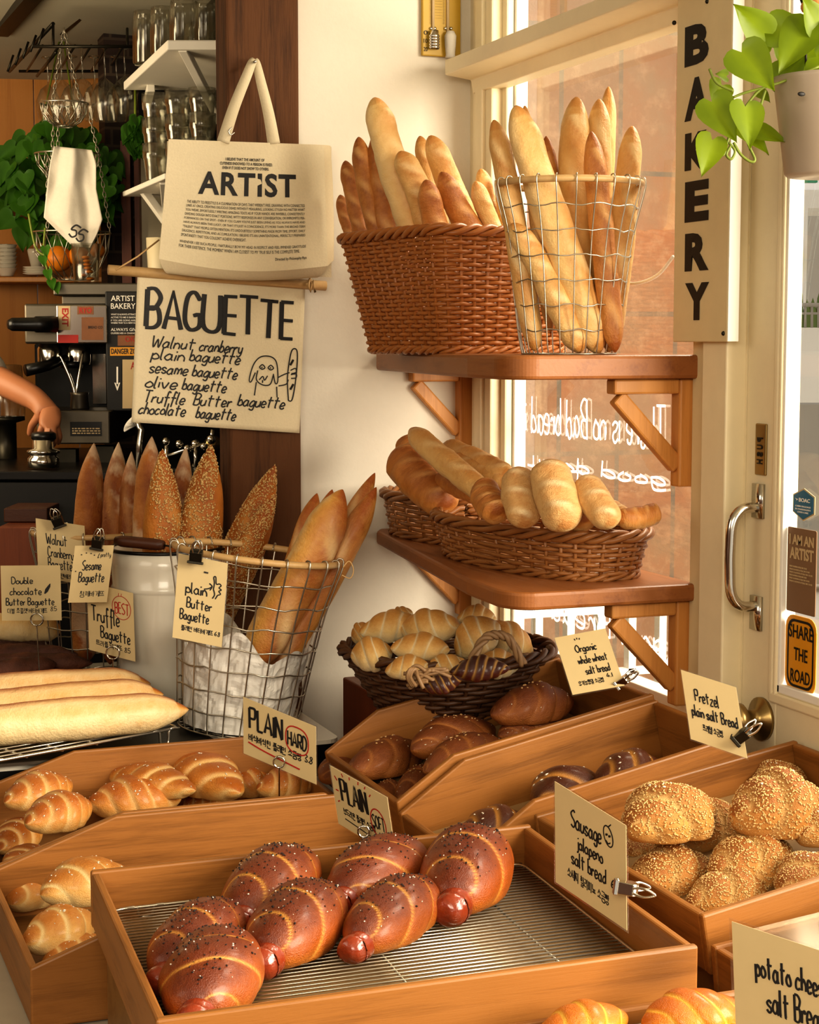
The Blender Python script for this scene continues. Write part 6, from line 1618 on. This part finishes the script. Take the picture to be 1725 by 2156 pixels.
for dx in(-60,60): mb.tube([PD(120+dx,400,5.6),PD(130,60,5.65)],.003,5)
obj('vine',mb,M['stem'],t,world=True)
t=thing('bar_plant','small dark leafed vine hanging beside the lower white shelf','plant',PD(285,330,5.1))
ml=newleaf()
for i in range(30):
    x=rn.uniform(268,302);y=rn.uniform(240,310);leaf(ml,PD(x,y,5.1),PD(x+rn.uniform(-15,15),y+30,5.08),pxs(26,5.1),-F_+R_*rn.uniform(-.7,.7)+VZ*.4,.1,.1,rn.random()*.3)
obj('foliage',ml,M['leafd'],t,world=True);mb=MB();mb.tube([PD(285,170,5.15),PD(285,320,5.12)],.004,6);obj('vine',mb,M['stem'],t,world=True)
# bar window with brown frame
mb=MB();scr(mb,258,278,300,620,5.6,.06);scr(mb,286,296,300,620,5.6,.06);scr(mb,258,300,285,305,5.6,.06);scr(mb,296,470,300,320,5.6,.06);scr(mb,296,470,585,620,5.6,.06)
o=struct('window_2',mb,M['redwood']);mb=MB();scr(mb,297,470,320,585,5.64,.01);obj('pane',mb,M['cream'],o,False)  # opaque cream sheet stands in for bright daylight outside the bar
# ---- barista (arm and hand reach in from the left)
def skin_mesh(name,vs,es,rs,mat,sub=2):
    me=bpy.data.meshes.new(name);me.from_pydata([tuple(v) for v in vs],es,[]);o=bpy.data.objects.new(name,me);C.objects.link(o)
    m1=o.modifiers.new('k','SKIN');sv=me.skin_vertices[0].data
    for i,r in enumerate(rs): sv[i].radius=(r,r) if not isinstance(r,tuple) else r
    sv[0].use_root=True
    m2=o.modifiers.new('s','SUBSURF');m2.levels=sub;m2.render_levels=sub
    dg=bpy.context.evaluated_depsgraph_get();n=bpy.data.meshes.new_from_object(o.evaluated_get(dg));n.name=name
    bpy.data.objects.remove(o);n.materials.clear();n.materials.append(mat);n.polygons.foreach_set('use_smooth',[True]*len(n.polygons));return n
Da=4.72
sh_=PD(-190,560,Da+.12);el=PD(-62,770,Da+.03);w1=PD(60,832,Da-.04);wr_=PD(104,856,Da-.07);kn=PD(108,884,Da-.10)
hip=sh_+V((0,0,-.55))-R_*.2;chest=sh_-R_*.2-V((0,0,.08));neck=chest+V((0,0,.15));hd=neck+V((0,0,.10));hdt=hd+V((0,0,.14))
sh2=sh_-R_*.40;el2=sh2-V((0,0,.28));wr2=el2+V((.06,-.1,-.24))
vs=[hip,chest,neck,hd,hdt,sh_,el,w1,wr_,sh2,el2,wr2]
es=[(0,1),(1,2),(2,3),(3,4),(1,5),(5,6),(6,7),(7,8),(1,9),(9,10),(10,11)]
rs=[.15,.15,.055,.085,.075,.055,.044,.037,.026,.055,.042,.03]
b0=len(vs);vs.append(kn);es.append((8,b0));rs.append((.035,.02))
hv=[];
for (px,py,dd),(p2,q2,d2),(p3,q3,d3),r in (((120,900,-.10),(126,920,-.09),(122,934,-.06),.0085),((112,905,-.115),(116,926,-.115),(110,940,-.09),.009),((100,904,-.12),(100,926,-.125),(98,938,-.1),.009),((88,898,-.115),(82,918,-.11),(82,932,-.09),.0085)):
    i0=len(vs);vs+=[PD(px,py,Da+dd),PD(p2,q2,Da+d2),PD(p3,q3,Da+d3)];es+=[(b0,i0),(i0,i0+1),(i0+1,i0+2)];rs+=[r*1.1,r,r*.85]
i0=len(vs);vs+=[PD(82,876,Da-.085),PD(66,896,Da-.07),PD(62,918,Da-.05)];es+=[(8,i0),(i0,i0+1),(i0+1,i0+2)];rs+=[.013,.0105,.0085]
t=thing('person','barista in a white short sleeved shirt reaching toward the coffee tamper, mostly out of frame','person',(hip.x,hip.y,0))
me=skin_mesh('body',vs,es,rs,M['skin']);obj('body',me,None,t,world=True)
cu=el.lerp(w1,.55)
vs=[hip-V((0,0,.1)),chest,sh_,el,cu,sh2,sh2.lerp(el2,.9)];es=[(0,1),(1,2),(2,3),(3,4),(1,5),(5,6)];rs=[.18,.175,.085,.068,.066,.085,.07]
obj('shirt',skin_mesh('shirt',vs,es,rs,M['cloth']),None,t,world=True)
lg=[hip-V((0,0,.12)),hip-V((0,0,.2))+R_*.1,hip-V((0,0,.2))-R_*.1];z0=[V((p.x,p.y,.45)) for p in lg[1:]];z1=[V((p.x,p.y,.03)) for p in lg[1:]]
obj('trousers',skin_mesh('trousers',lg+z0+z1,[(0,1),(0,2),(1,3),(2,4),(3,5),(4,6)],[.15,.1,.1,.075,.075,.06,.06],M['blackm']),None,t,world=True)
mb=MB();mb.sphere(hd+V((0,.01,.08)),.115,20,(1,1.05,1.0));obj('hair',mb,M['blackm'],t,world=True)
# ================================================================== LIGHT
w=bpy.data.worlds.new('world');sc.world=w;w.use_nodes=True;bg=w.node_tree.nodes['Background'];bg.inputs[0].default_value=(1,.93,.82,1);bg.inputs[1].default_value=.68
def area(name,loc,tgt,sx,sy,e,col):
    l=bpy.data.lights.new(name,'AREA');l.shape='RECTANGLE';l.size=sx;l.size_y=sy;l.energy=e;l.color=col;o=bpy.data.objects.new(name,l);C.objects.link(o)
    o.location=loc;o.rotation_euler=(V(tgt)-V(loc)).to_track_quat('-Z','Y').to_euler();return o
warm=(1,.88,.70)
area('storefront_light',(2.6,.35,2.0),(.7,2.6,1.0),1.8,1.6,200,warm)
area('window_light',(2.35,3.2,2.9),(1.2,3.1,1.2),1.6,.8,80,(1,.86,.66))
area('facade_fill',(2.9,2.4,3.4),(2.4,5,1.2),2.,1.,26,(1,.9,.74))  # added area lamp standing in for sun on the stone facade
area('room_fill',(-.6,-.6,2.3),(.6,3,.9),1.6,1.2,58,warm)
area('side_fill',(-1.6,1.9,2.2),(1.5,2.4,1.3),1.4,1.2,14,warm)
area('bar_fill',(-.35,4.6,1.9),(1.2,6.0,2.25),1.0,.8,26,(1,.82,.55))  # unseen lamp added to brighten the bar ceiling and plank wall
